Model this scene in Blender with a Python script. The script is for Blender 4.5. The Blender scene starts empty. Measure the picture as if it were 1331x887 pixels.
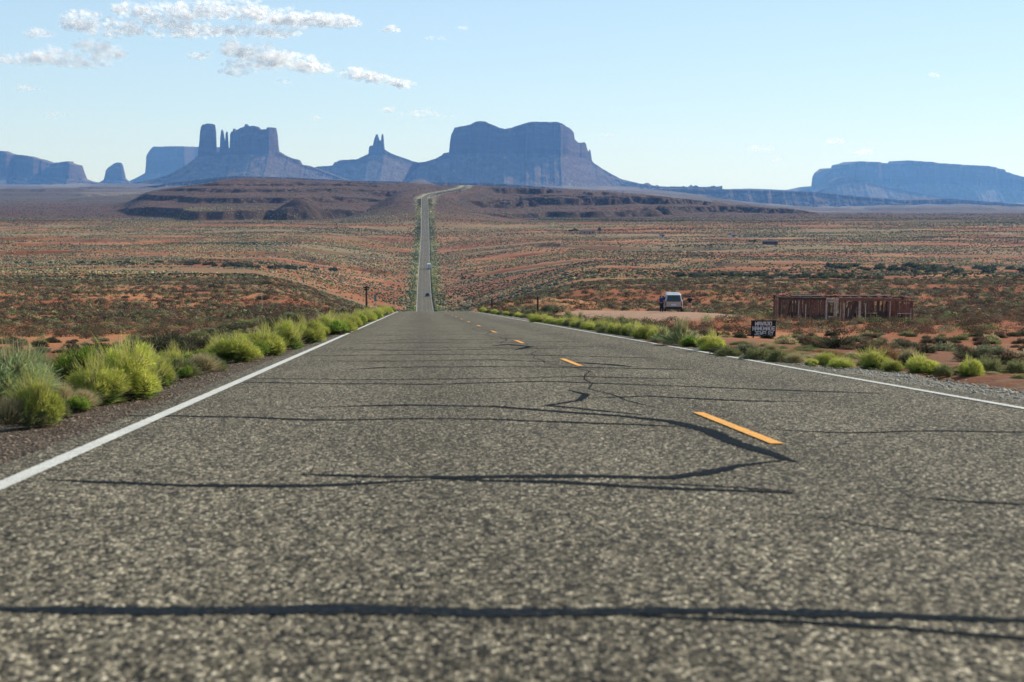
import bpy, math, random
import numpy as np
from mathutils import Vector, Matrix
random.seed(7)
RAD = math.radians
scene = bpy.context.scene
col = scene.collection

# ------------------------------------------------------------------ camera, world, sun, exposure
F = 1848.6                      # focal length in photograph pixels (50 mm on a 36 mm sensor, 1331 px wide)
PITCH = math.atan(211.5 / F)
cam_d = bpy.data.cameras.new('camera')
cam_d.lens = 50.0; cam_d.sensor_width = 36.0
cam_d.clip_start = 0.05; cam_d.clip_end = 200000
cam_d.dof.use_dof = True; cam_d.dof.focus_distance = 45.0; cam_d.dof.aperture_fstop = 3.4
cam = bpy.data.objects.new('camera', cam_d); col.objects.link(cam)
cam.location = (0, 0, 0); cam.rotation_euler = (math.pi / 2 - PITCH, 0, 0)
scene.camera = cam

SUN_EL, SUN_AZ = RAD(31), RAD(34)     # azimuth measured from +X towards +Y
sun_dir = Vector((math.cos(SUN_EL) * math.cos(SUN_AZ), math.cos(SUN_EL) * math.sin(SUN_AZ), math.sin(SUN_EL)))
world = bpy.data.worlds.new('World'); scene.world = world; world.use_nodes = True
wn = world.node_tree.nodes; wl = world.node_tree.links; wn.clear()
wo = wn.new('ShaderNodeOutputWorld'); wb = wn.new('ShaderNodeBackground'); ws = wn.new('ShaderNodeTexSky')
ws.sky_type = 'NISHITA'; ws.sun_disc = False
ws.sun_elevation = SUN_EL; ws.sun_rotation = math.pi / 2 - SUN_AZ
ws.altitude = 1600; ws.air_density = 1.0; ws.dust_density = 0.15; ws.ozone_density = 1.3
wb.inputs['Strength'].default_value = 0.135
# soften the contrast between zenith and horizon with a gamma and a tint
v1 = wn.new('ShaderNodeVectorMath'); v1.operation = 'SCALE'; v1.inputs['Scale'].default_value = 0.135
g1_ = wn.new('ShaderNodeGamma'); g1_.inputs[1].default_value = 0.42
v2 = wn.new('ShaderNodeVectorMath'); v2.operation = 'MULTIPLY'; v2.inputs[1].default_value = (0.62 / 0.135, 0.76 / 0.135, 0.88 / 0.135)
wl.new(ws.outputs[0], v1.inputs[0]); wl.new(v1.outputs[0], g1_.inputs[0]); wl.new(g1_.outputs[0], v2.inputs[0])
wl.new(v2.outputs[0], wb.inputs[0]); wl.new(wb.outputs[0], wo.inputs[0])
sun_l = bpy.data.lights.new('sun', 'SUN'); sun_l.energy = 5.0; sun_l.angle = RAD(0.5); sun_l.color = (1.0, 0.93, 0.82)
sun_o = bpy.data.objects.new('sun', sun_l); col.objects.link(sun_o)
sun_o.rotation_euler = sun_dir.to_track_quat('Z', 'Y').to_euler()
sun_o.location = (200, 150, 200)

scene.view_settings.view_transform = 'Standard'; scene.view_settings.look = 'None'
scene.view_settings.exposure = 0.2; scene.view_settings.gamma = 1.0; scene.view_settings.use_curve_mapping = False
scene.render.engine = 'CYCLES'
cy = scene.cycles
cy.max_bounces = 14; cy.diffuse_bounces = 12; cy.glossy_bounces = 2; cy.transmission_bounces = 4
cy.transparent_max_bounces = 220; cy.volume_bounces = 1
cy.use_denoising = True
cy.sample_clamp_indirect = 4.0

# ------------------------------------------------------------------ projection helpers (only used to work out real positions)
CP, SP = math.cos(PITCH), math.sin(PITCH)
def slope(px, py):
    """direction of the view ray through photograph pixel, scaled so that Y = 1"""
    u = (np.asarray(px, float) - 665.5) / F; v = (443.5 - np.asarray(py, float)) / F
    d = CP + v * SP
    return u / d, (v * CP - SP) / d
def at(px, py, Y):
    a, b = slope(px, py)
    return Vector((float(a) * Y, Y, float(b) * Y))
def zpx(py, Y): return float(slope(665.5, py)[1]) * Y

def sm(x, a, b):
    t = np.clip((np.asarray(x, float) - a) / (b - a), 0, 1)
    return t * t * (3 - 2 * t)
def lerp(a, b, t): return a + (b - a) * t
def pchip(xs, ys):
    xs = np.array(xs, float); ys = np.array(ys, float)
    h = np.diff(xs); d = np.diff(ys) / h
    m = np.zeros_like(xs); m[0] = d[0]; m[-1] = d[-1]
    for i in range(1, len(xs) - 1):
        if d[i - 1] * d[i] > 0:
            w1 = 2 * h[i] + h[i - 1]; w2 = h[i] + 2 * h[i - 1]
            m[i] = (w1 + w2) / (w1 / d[i - 1] + w2 / d[i])
    def f(x):
        x = np.clip(np.asarray(x, float), xs[0], xs[-1])
        i = np.clip(np.searchsorted(xs, x) - 1, 0, len(xs) - 2)
        t = (x - xs[i]) / h[i]
        return ((2*t**3 - 3*t**2 + 1) * ys[i] + (t**3 - 2*t**2 + t) * h[i] * m[i]
                + (-2*t**3 + 3*t**2) * ys[i + 1] + (t**3 - t**2) * h[i] * m[i + 1])
    return f

def _hash(ix, iy, seed):
    n = (ix.astype(np.int64) * 374761393 + iy.astype(np.int64) * 668265263 + seed * 1442695041) & 0x7fffffff
    n = (n ^ (n >> 13)) * 1274126177 & 0x7fffffff
    n = n ^ (n >> 16)
    return (n & 0xffff) / 65535.0
def vnoise(x, y, seed=0):
    x = np.asarray(x, float); y = np.asarray(y, float)
    x, y = np.broadcast_arrays(x, y)
    ix = np.floor(x); iy = np.floor(y); fx = x - ix; fy = y - iy
    fx = fx * fx * (3 - 2 * fx); fy = fy * fy * (3 - 2 * fy)
    a = _hash(ix, iy, seed); b = _hash(ix + 1, iy, seed); c = _hash(ix, iy + 1, seed); d = _hash(ix + 1, iy + 1, seed)
    return (a * (1 - fx) + b * fx) * (1 - fy) + (c * (1 - fx) + d * fx) * fy
def fbm(x, y, oct=4, seed=0, gain=0.5):
    s = 0; a = 1; t = 0
    x = np.asarray(x, float); y = np.asarray(y, float)
    for k in range(oct):
        s = s + a * vnoise(x * 2**k + 17.3 * k, y * 2**k + 9.1 * k, seed + k); t += a; a *= gain
    return s / t * 2 - 1

# ------------------------------------------------------------------ object helpers
def mesh_obj(name, V, Fc, mats, parent=None, smooth=False, mi=None):
    me = bpy.data.meshes.new(name)
    me.from_pydata([tuple(v) for v in V], [], [tuple(f) for f in Fc]); 
    for m in (mats if isinstance(mats, (list, tuple)) else [mats]): me.materials.append(m)
    if mi is not None: me.polygons.foreach_set('material_index', np.array(mi, dtype=np.int32))
    if smooth: me.polygons.foreach_set('use_smooth', np.ones(len(me.polygons), dtype=bool))
    me.update()
    o = bpy.data.objects.new(name, me); col.objects.link(o)
    if parent: o.parent = parent
    return o
def np_mesh(name, V, T, mat, k=3, smooth=False, colors=None, fcolors=None):
    """fast mesh from numpy arrays; T is (n, k) faces"""
    me = bpy.data.meshes.new(name)
    n = len(T)
    me.vertices.add(len(V)); me.loops.add(n * k); me.polygons.add(n)
    me.vertices.foreach_set('co', np.asarray(V, np.float32).ravel())
    me.loops.foreach_set('vertex_index', np.asarray(T, np.int32).ravel())
    me.polygons.foreach_set('loop_start', np.arange(0, n * k, k, dtype=np.int32))
    me.polygons.foreach_set('loop_total', np.full(n, k, dtype=np.int32))
    if smooth: me.polygons.foreach_set('use_smooth', np.ones(n, dtype=bool))
    me.update(calc_edges=True)
    if colors is not None:
        a = me.color_attributes.new('tint', 'FLOAT_COLOR', 'POINT')
        c = np.ones((len(V), 4), np.float32); c[:, :3] = colors; a.data.foreach_set('color', c.ravel())
    if fcolors is not None:
        a = me.color_attributes.new('tint', 'FLOAT_COLOR', 'CORNER')
        c = np.ones((n * k, 4), np.float32); c[:, :3] = np.repeat(fcolors, k, axis=0); a.data.foreach_set('color', c.ravel())
    me.materials.append(mat)
    return me
def link(name, me, parent=None):
    o = bpy.data.objects.new(name, me); col.objects.link(o)
    if parent: o.parent = parent
    return o
def tag(o, label=None, cat=None, group=None, kind=None):
    if label: o['label'] = label
    if cat: o['category'] = cat
    if group: o['group'] = group
    if kind: o['kind'] = kind
    return o
def empty(name, loc, rz=0, label=None, cat=None, group=None):
    o = bpy.data.objects.new(name, None); col.objects.link(o); o.empty_display_size = 0.3
    o.location = loc; o.rotation_euler = (0, 0, rz)
    return tag(o, label, cat, group)
def children(o): return [c for c in bpy.data.objects if c.parent == o]
def copy_tree(o, parent=None):
    c = o.copy(); col.objects.link(c)
    if parent: c.parent = parent
    for ch in children(o): copy_tree(ch, c)
    return c

class MB:
    """collects boxes, bars and tubes into one mesh"""
    def __init__(s): s.V = []; s.F = []
    def add(s, V, Fc):
        b = len(s.V); s.V += [tuple(v) for v in V]; s.F += [tuple(i + b for i in f) for f in Fc]
    def box(s, c, d, rz=0, ry=0, rx=0, taper=0):
        hx, hy, hz = d[0] / 2, d[1] / 2, d[2] / 2
        R = Matrix.Rotation(rz, 3, 'Z') @ Matrix.Rotation(ry, 3, 'Y') @ Matrix.Rotation(rx, 3, 'X')
        vs = []
        for z in (-1, 1):
            k = 1 - taper if z > 0 else 1
            for x, y in ((-1, -1), (1, -1), (1, 1), (-1, 1)):
                vs.append(R @ Vector((x * hx * k, y * hy * k, z * hz)) + Vector(c))
        s.add(vs, [(0, 3, 2, 1), (4, 5, 6, 7), (0, 1, 5, 4), (1, 2, 6, 5), (2, 3, 7, 6), (3, 0, 4, 7)])
        return s
    def tube(s, p, q, r0, r1=None, n=8):
        p = Vector(p); q = Vector(q); r1 = r0 if r1 is None else r1
        a = (q - p).normalized(); u = a.orthogonal().normalized(); w = a.cross(u)
        vs = [p + (u * math.cos(t) + w * math.sin(t)) * r0 for t in [2 * math.pi * i / n for i in range(n)]]
        vs += [q + (u * math.cos(t) + w * math.sin(t)) * r1 for t in [2 * math.pi * i / n for i in range(n)]]
        s.add(vs, [(i, (i + 1) % n, n + (i + 1) % n, n + i) for i in range(n)] + [tuple(range(n - 1, -1, -1)), tuple(range(n, 2 * n))])
        return s
    def board(s, p, q, w, th, side=(1, 0, 0)):
        """plank from p to q: width w along side, thickness th"""
        p = Vector(p); q = Vector(q); a = (q - p).normalized()
        u = Vector(side); u = (u - a * u.dot(a)).normalized() * w / 2; v = a.cross(u).normalized() * th / 2
        vs = [p - u - v, p + u - v, p + u + v, p - u + v, q - u - v, q + u - v, q + u + v, q - u + v]
        s.add(vs, [(0, 3, 2, 1), (4, 5, 6, 7), (0, 1, 5, 4), (1, 2, 6, 5), (2, 3, 7, 6), (3, 0, 4, 7)])
        return s
    def build(s, name, mat, parent=None, smooth=False): return mesh_obj(name, s.V, s.F, mat, parent, smooth)

# ------------------------------------------------------------------ materials
def new_mat(name):
    m = bpy.data.materials.new(name); m.use_nodes = True
    nt = m.node_tree; nt.nodes.clear()
    out = nt.nodes.new('ShaderNodeOutputMaterial')
    return m, nt, out
def N(nt, t, **kw):
    n = nt.nodes.new(t)
    for k, v in kw.items():
        if k.startswith('i_'): n.inputs[int(k[2:]) if k[2:].isdigit() else k[2:].replace('_', ' ')].default_value = v
        else: setattr(n, k, v)
    return n
def L(nt, a, b): nt.links.new(a, b)
def ramp(nt, fac, stops, interp='LINEAR'):
    r = nt.nodes.new('ShaderNodeValToRGB'); r.color_ramp.interpolation = interp
    e = r.color_ramp.elements
    while len(e) < len(stops): e.new(0.5)
    for el, (p, c) in zip(e, stops):
        el.position = p; el.color = (c[0], c[1], c[2], 1) if not isinstance(c, (int, float)) else (c, c, c, 1)
    L(nt, fac, r.inputs[0]); return r.outputs[0]
def mixc(nt, fac, a, b, blend='MIX'):
    m = nt.nodes.new('ShaderNodeMix'); m.data_type = 'RGBA'; m.blend_type = blend
    for s, v in ((m.inputs[0], fac), (m.inputs[6], a), (m.inputs[7], b)):
        if isinstance(v, (int, float)): s.default_value = v
        elif isinstance(v, tuple): s.default_value = (*v, 1)
        else: L(nt, v, s)
    return m.outputs[2]
def noise(nt, vec, scale, detail=4, rough=0.55):
    n = N(nt, 'ShaderNodeTexNoise'); n.inputs['Scale'].default_value = scale
    n.inputs['Detail'].default_value = detail; n.inputs['Roughness'].default_value = rough
    L(nt, vec, n.inputs['Vector']); return n.outputs['Fac']
def voro(nt, vec, scale, feature='F1', out='Distance'):
    n = N(nt, 'ShaderNodeTexVoronoi', feature=feature); n.inputs['Scale'].default_value = scale
    L(nt, vec, n.inputs['Vector']); return n.outputs[out]
def bump(nt, h, strength, dist):
    b = N(nt, 'ShaderNodeBump'); b.inputs['Strength'].default_value = strength; b.inputs['Distance'].default_value = dist
    L(nt, h, b.inputs['Height']); return b.outputs[0]
def princ(nt, out, colr, rough=0.8, normal=None, metallic=0, spec=0.3):
    p = N(nt, 'ShaderNodeBsdfPrincipled')
    if isinstance(colr, tuple): p.inputs['Base Color'].default_value = (*colr, 1)
    else: L(nt, colr, p.inputs['Base Color'])
    if isinstance(rough, (int, float)): p.inputs['Roughness'].default_value = rough
    else: L(nt, rough, p.inputs['Roughness'])
    p.inputs['Metallic'].default_value = metallic; p.inputs['Specular IOR Level'].default_value = spec
    if normal: L(nt, normal, p.inputs['Normal'])
    L(nt, p.outputs[0], out.inputs[0]); return p
def pos(nt, obj=False):
    if obj: return N(nt, 'ShaderNodeTexCoord').outputs['Object']
    return N(nt, 'ShaderNodeNewGeometry').outputs['Position']

def mat_stone(name, scale, stops, gap=0.55, bstr=0.6, bdist=0.01, big=None, tracks=False):
    m, nt, out = new_mat(name); P = pos(nt)
    if tracks:
        mpp_ = N(nt, 'ShaderNodeMapping'); mpp_.inputs['Scale'].default_value = (1, 0.5, 1); L(nt, P, mpp_.inputs['Vector']); P = mpp_.outputs[0]
    v = N(nt, 'ShaderNodeTexVoronoi'); v.inputs['Scale'].default_value = scale; L(nt, P, v.inputs['Vector'])
    sep = N(nt, 'ShaderNodeSeparateColor'); L(nt, v.outputs['Color'], sep.inputs[0])
    c = ramp(nt, sep.outputs[0], stops)
    v2 = N(nt, 'ShaderNodeTexVoronoi'); v2.inputs['Scale'].default_value = scale * 2.3; L(nt, P, v2.inputs['Vector'])
    sep2 = N(nt, 'ShaderNodeSeparateColor'); L(nt, v2.outputs['Color'], sep2.inputs[0])
    c2 = ramp(nt, sep2.outputs[1], [(0, 0.55), (1, 1.4)])
    c = mixc(nt, 0.8, c, c2, 'MULTIPLY')
    d = ramp(nt, v.outputs['Distance'], [(0.30, 1.0), (0.72, gap)])
    c = mixc(nt, 1.0, c, d, 'MULTIPLY')
    b = ramp(nt, noise(nt, P, 0.9, 3), [(0.3, 0.86), (0.7, 1.12)])
    c = mixc(nt, 1.0, c, b, 'MULTIPLY')
    b = ramp(nt, noise(nt, P, 14, 5, 0.75), [(0.32, 0.70), (0.68, 1.32)])
    c = mixc(nt, 1.0, c, b, 'MULTIPLY')
    if tracks:
        a = N(nt, 'ShaderNodeAttribute', attribute_name='across')
        mp = N(nt, 'ShaderNodeMapRange'); mp.inputs[1].default_value = -6; mp.inputs[2].default_value = 6
        L(nt, a.outputs['Fac'], mp.inputs[0])
        def tpos(t): return (t + 6) / 12
        tr = ramp(nt, mp.outputs[0], [(tpos(-5), 0.90), (tpos(-3.5), 1.12), (tpos(-2.4), 0.86), (tpos(-1.2), 1.12),
                                      (tpos(0), 0.88), (tpos(0.8), 1.08), (tpos(1.6), 0.86), (tpos(2.4), 1.08), (tpos(3.4), 0.92)])
        c = mixc(nt, 1.0, c, tr, 'MULTIPLY')
    h = ramp(nt, v.outputs['Distance'], [(0.0, 1.0), (0.7, 0.0)])
    nrm = bump(nt, h, bstr, bdist)
    princ(nt, out, c, 0.8, nrm, spec=0.08)
    return m
M = {}
M['asphalt'] = mat_stone('asphalt', 74, [(0, (0.012, 0.012, 0.011)), (0.3, (0.062, 0.053, 0.037)), (0.62, (0.168, 0.140, 0.092)),
                                         (0.9, (0.36, 0.30, 0.195)), (1, (0.66, 0.56, 0.38))], tracks=True)
M['gravel_shoulder'] = mat_stone('gravel_shoulder', 34, [(0, (0.045, 0.030, 0.020)), (0.4, (0.13, 0.088, 0.058)), (0.8, (0.25, 0.18, 0.12)), (1, (0.42, 0.34, 0.24))], gap=0.35, bstr=1, bdist=0.03)

def mat_simple(name, c, rough=0.7, var=0.25, scale=6, metallic=0, spec=0.3, obj=True, bstr=0.0):
    m, nt, out = new_mat(name); P = pos(nt, obj)
    n = ramp(nt, noise(nt, P, scale, 5), [(0.3, 1 - var), (0.7, 1 + var)])
    nrm = bump(nt, noise(nt, P, scale * 5, 3), bstr, 0.02) if bstr else None
    princ(nt, out, mixc(nt, 1.0, c, n, 'MULTIPLY'), rough, nrm, metallic, spec); return m
def ragged(nt, out, amount=0.7, scale=35):
    '''worn edges: the sheet is cut away where it is thin, following a noise'''
    a = N(nt, 'ShaderNodeAttribute', attribute_name='across'); n = noise(nt, pos(nt), scale, 4, 0.65)
    m1 = N(nt, 'ShaderNodeMath', operation='MULTIPLY_ADD'); L(nt, n, m1.inputs[0]); m1.inputs[1].default_value = amount * 2; L(nt, a.outputs['Fac'], m1.inputs[2])
    f = ramp(nt, m1.outputs[0], [(0, 0), (1, 1)]); g = N(nt, 'ShaderNodeMath', operation='GREATER_THAN'); L(nt, m1.outputs[0], g.inputs[0]); g.inputs[1].default_value = 0.72 + amount
    sh = out.inputs[0].links[0].from_socket; tr = N(nt, 'ShaderNodeBsdfTransparent'); mx = N(nt, 'ShaderNodeMixShader')
    L(nt, g.outputs[0], mx.inputs[0]); L(nt, sh, mx.inputs[1]); L(nt, tr.outputs[0], mx.inputs[2]); L(nt, mx.outputs[0], out.inputs[0])
def mat_paint(name, c, wear):
    m, nt, out = new_mat(name); P = pos(nt)
    w = ramp(nt, noise(nt, P, 60, 4, 0.7), [(wear - 0.05, 1.0), (wear + 0.03, 0.0)])
    base = mixc(nt, 1.0, c, ramp(nt, noise(nt, P, 7, 3), [(0.3, 0.88), (0.7, 1.08)]), 'MULTIPLY')
    cc = mixc(nt, w, base, (0.13, 0.12, 0.10))
    princ(nt, out, cc, 0.6, bump(nt, voro(nt, P, 62), 0.5, 0.006)); ragged(nt, out, 0.32, 30); return m
M['white_paint'] = mat_paint('white_paint', (0.62, 0.60, 0.52), 0.33)
M['white_paint'] = mat_paint('white_line_paint', (0.60, 0.57, 0.48), 0.41)
M['yellow_paint'] = mat_paint('yellow_line_paint', (0.80, 0.35, 0.035), 0.40)
def mat_tar():
    m, nt, out = new_mat('crack_sealant'); P = pos(nt)
    c = ramp(nt, noise(nt, P, 40, 4, 0.7), [(0.35, (0.011, 0.016, 0.021)), (0.58, (0.024, 0.029, 0.033)), (0.72, (0.085, 0.077, 0.06))])
    princ(nt, out, c, 0.9, bump(nt, noise(nt, P, 90, 3), 0.4, 0.004), spec=0.0); ragged(nt, out, 0.7, 26); return m
M['tar'] = mat_tar()

def mat_foliage(name, trans=0.35, var=0.18, hue=True):
    m, nt, out = new_mat(name)
    a = N(nt, 'ShaderNodeAttribute', attribute_name='tint')
    oi = N(nt, 'ShaderNodeObjectInfo')
    v = ramp(nt, oi.outputs['Random'], [(0, 1 - var), (1, 1 + var)])
    c = mixc(nt, 1.0, a.outputs['Color'], v, 'MULTIPLY')
    d = N(nt, 'ShaderNodeBsdfDiffuse'); t = N(nt, 'ShaderNodeBsdfTranslucent'); mx = N(nt, 'ShaderNodeMixShader')
    L(nt, c, d.inputs[0]); L(nt, c, t.inputs[0]); mx.inputs[0].default_value = trans
    L(nt, d.outputs[0], mx.inputs[1]); L(nt, t.outputs[0], mx.inputs[2]); L(nt, mx.outputs[0], out.inputs[0]); return m
M['foliage'] = mat_foliage('foliage', 0.42)
M['scrub'] = mat_foliage('scrub', 0.2)

# ------------------------------------------------------------------ road geometry
RH = 1.009
AX, AZ = [float(v) for v in slope(545, 393)]
AN = 1 + AX * AX; SQ = math.sqrt(AN)
def st(x, Y): return (x * AX + Y) / AN, (x - AX * Y) / SQ         # along, across
def xy(s, t): return s * AX + t / SQ, s - t * AX / SQ
rp = [(-60, None), (0, None), (60, None), (110, None), (140, None)]
RZ = pchip([-60, 0, 60, 110, 140, 165, 200, 300, 450, 560, 640, 800, 963, 1250, 1450, 1650, 1720, 1800],
           [-RH + AZ * s for s in (-60, 0, 60, 110, 140)] + [zpx(y, Y) for y, Y in
            ((405.2, 165), (409, 200), (414, 300), (412, 450), (408, 560), (402.5, 640), (376, 800), (351, 963), (316, 1250), (291, 1450), (258, 1650), (252, 1720), (247, 1800))])
def road_t0(s): return 2.48 + 4.5 * sm(s, 650, 1650)               # the yellow line, across
def wl_(s): return 4.80 - 1.1 * sm(s, 150, 500)
def wr_(s): return 3.03 + 0.6 * sm(s, 150, 500)
BEND = [at(px, 250, Y) for px, Y in ((552.6, 1600), (552.8, 1650), (555, 1710), (562, 1775), (574, 1850), (588, 1950), (599, 2060), (604, 2150), (606, 2300))]
def bend_dist(x, Y):
    d = np.full(np.shape(x), 1e9)
    for p, q in zip(BEND[:-1], BEND[1:]):
        ex, ey = q.x - p.x, q.y - p.y; l2 = ex * ex + ey * ey
        t = np.clip(((x - p.x) * ex + (Y - p.y) * ey) / l2, 0, 1)
        d = np.minimum(d, np.hypot(x - p.x - t * ex, Y - p.y - t * ey))
    return d

# ------------------------------------------------------------------ terrain height
SIDE = pchip([140, 190, 280, 400, 600, 800, 1000, 1250, 1400, 1550, 3000, 8000, 20000, 90000],
             [zpx(414, 140), zpx(403, 190), zpx(386, 280), zpx(371, 400), zpx(356, 600), zpx(343, 800), zpx(328, 1000),
              zpx(308, 1250), zpx(296, 1400), -45, -48, -50, -60, -120])
CREST = pchip([-300, 60, 130, 165, 200, 240, 275, 320, 400, 480, 560, 610, 700, 800, 900, 1000, 1100, 1180, 1260, 1330, 1700],
              [262, 263, 266, 262, 250, 243, 238, 231, 234, 237, 240, 241.5, 245, 250, 256, 262, 271, 281, 290, 297, 300])
def px_of(x, Y): return 665.5 + F * (x / Y) * (CP - 0.0)             # good to a pixel near the horizon
def terrace(z, step, sharp, ph=0):
    k = (z + ph) / step; i = np.floor(k); f = k - i
    return (i + sm(f, 0.5 - sharp, 0.5 + sharp)) * step - ph
def H(x, Y):
    x = np.asarray(x, float); Y = np.asarray(Y, float); x, Y = np.broadcast_arrays(x, Y)
    s, t = st(x, Y); tr = t - road_t0(s)
    zr = RZ(s)
    # verges: the ground falls a little away from the road
    side_far = SIDE(Y)
    e = np.where(tr < 0, -tr - wl_(s), tr - wr_(s))                   # metres outside the white lines
    pad = np.exp(-(((x - 14.5) / 8.5) ** 2 + ((Y - 132) / 36) ** 4))       # the pull-out on the right
    drop = 0.65 * sm(e, 1.0, 12) * sm(Y, 8, 60) * (1 - 0.95 * pad) + 0.10 * sm(e, 0.5, 2.5)
    plane = -RH + AZ * s
    near = plane - drop
    zs = lerp(near, side_far, sm(Y - 34 * np.clip(pad * 1.5, 0, 1), 128, 178))
    w = sm(e, 1.6, 8 + 0.14 * np.clip(Y - 120, 0, 700)) * sm(Y, 110, 175)
    z = lerp(np.where(Y < 150, np.minimum(near, zr + 0), zr), zs, w)
    z = np.where(Y < 110, near, z)
    # undulation
    am = sm(e, 2, 30)
    z = z + am * (0.22 * fbm(x / 6, Y / 6, 3, 3) * sm(Y, 12, 40) + (1 - 0.9 * pad) * 1.7 * fbm(x / 55, Y / 45, 4, 5) * sm(Y, 90, 260) * (1 - 0.5 * sm(Y, 900, 1300)))
    # cut banks (steep small scarps) left and right
    ridge = np.abs(fbm(x / 240 + 3, Y / 130, 3, 31))
    z = z + am * 2.4 * sm(ridge, 0.05, 0.09) * sm(Y, 190, 320) * (1 - sm(Y, 1100, 1500)) - am * 1.2 * sm(Y, 190, 320) * (1 - sm(Y, 1100, 1500))
    # spoil bank right of the crest
    c = at(655, 390, 215)
    z = z + 1.9 * np.exp(-(((x - c.x - 4) / 9) ** 2 + ((Y - 215) / 14) ** 2)) * (1 + 0.5 * fbm(x / 3, Y / 4, 3, 8))
    # the ridge
    px = px_of(x, Y)
    zc = np.interp(0, [0], [0]) + slope(665.5, CREST(px) + 1.2 * fbm(px / 22, Y * 0, 3, 40))[1] * 2300
    wdt = sm(px, 130, 200) * (1 - sm(px, 1200, 1330))
    bd = np.where(Y > 1500, bend_dist(x, Y), 1e9)
    rn = 1 - np.exp(-(bd / 45) ** 2)
    st_y = lerp(1540, 1900, sm(px, 700, 1150))
    st_y = st_y + 90 * fbm(px / 60, Y * 0 + 3, 3, 41) + 260 * (1 - sm(px, 160, 260))
    g = np.clip((Y - st_y) / (2300 - st_y), 0, 1)
    base = -46.0
    zz = base + (zc - base) * (g ** 0.8)
    lat = x / 70
    gul = np.abs(fbm(lat + 0.5 * fbm(x / 50, Y / 50, 2, 47), Y / 150, 4, 42))
    zz = zz + rn * g * (1 - sm(Y, 2150, 2300)) * (lerp(8, 30, sm(px, 400, 640)) * (gul - 0.28) + lerp(5, 9, sm(px, 400, 640)) * fbm(x / 16, Y / 24, 3, 44))
    zt = terrace(zz, lerp(13.5, 11.0, sm(px, 440, 640)), 0.05 + 0.13 * vnoise(x / 120, Y / 100, 46) * sm(px, 300, 600), 6 * vnoise(x / 260, Y / 300, 45) + 2.0 * fbm(x / 40, Y / 40, 3, 48))
    zi = np.interp(zz + 2.5 * fbm(x / 60, Y / 60, 3, 49), [-60, -46, -44.5, -43, -33, -31.5, -22, -20.5, -13, -12, 10], [-60, -46, -44, -31, -28.5, -19.5, -17.5, -11.5, -10, -6.5, 10])
    zt = lerp(zi, zt, sm(px, 430, 560))
    zz = lerp(zz, zt, lerp(0.72, 0.85, sm(px, 560, 700)) * rn * (1 - sm(Y, 2200, 2290)))
    zz = np.minimum(zz, np.maximum(zc, zz * 0 + base) + 0.0) 
    roadz = RZ(np.clip(s, 0, 1800))
    far_drop = sm(Y, 2330, 2900)
    zz = lerp(zz, z, far_drop)
    rz2 = np.interp(Y, [1450, 1650, 1800, 2000, 2150, 2300, 2600], [zpx(291, 1450), zpx(258, 1650), zpx(251.5, 1800), zpx(246.5, 2000), zpx(243.5, 2150), zpx(241, 2300), -14])
    bw = np.exp(-(bd / 38) ** 4) * sm(Y, 1550, 1650) * (1 - sm(Y, 2250, 2400))
    zz = lerp(zz, rz2, bw)
    rmask = wdt * sm(Y, 1440, 1560)
    zz2 = np.where(Y > 1440, lerp(z, np.maximum(z, zz), rmask), z)
    zz2 = np.where((Y > 1440) & (bw > 0.02), lerp(zz2, rz2, bw), zz2)
    # dark promontory in front of it
    c = at(384, 250, 1560)
    r = np.hypot((x - c.x) / 36, (Y - 1575) / 42) * (1 + 0.30 * fbm(x / 16, Y / 16, 3, 51))
    pr = 25 * np.clip(1 - r, 0, 1) ** 0.75
    zz2 = np.where(pr > 0.01, np.maximum(zz2, -46 + pr), zz2)
    # low broken country on the far plain
    fm = sm(Y, 2600, 3600) * (1 - sm(Y, 9000, 14000))
    hl = fbm(x / 700, Y / 500, 5, 60)
    zz2 = zz2 + fm * (terrace(30 * np.clip(hl, -0.1, 1), 9, 0.10) + 3.5 * fbm(x / 90, Y / 90, 3, 61))
    rw = sm(px, 760, 1080) * sm(Y, 1500, 3000)
    zr_ = np.interp(Y, [1500, 2300, 3000, 7500, 13000, 40000, 90000], [-48, -70, -88, -146, -215, -300, -420])
    return zz2 + rw * (zr_ + 46)
def h1(x, Y): return float(H(np.array([x]), np.array([Y]))[0])
_YS = np.geomspace(6, 12000, 900)
def hit(px, py):
    """where the line of sight through a photograph pixel meets the ground"""
    a, b = slope(px, py)
    z = H(a * _YS, _YS); k = np.argmax(b * _YS < z)
    if k > 0:
        d0 = b * _YS[k - 1] - z[k - 1]; d1 = b * _YS[k] - z[k]; y = _YS[k - 1] + (_YS[k] - _YS[k - 1]) * d0 / max(d0 - d1, 1e-9)
    else: y = _YS[k]
    return Vector((float(a * y), float(y), float(b * y)))

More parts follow.
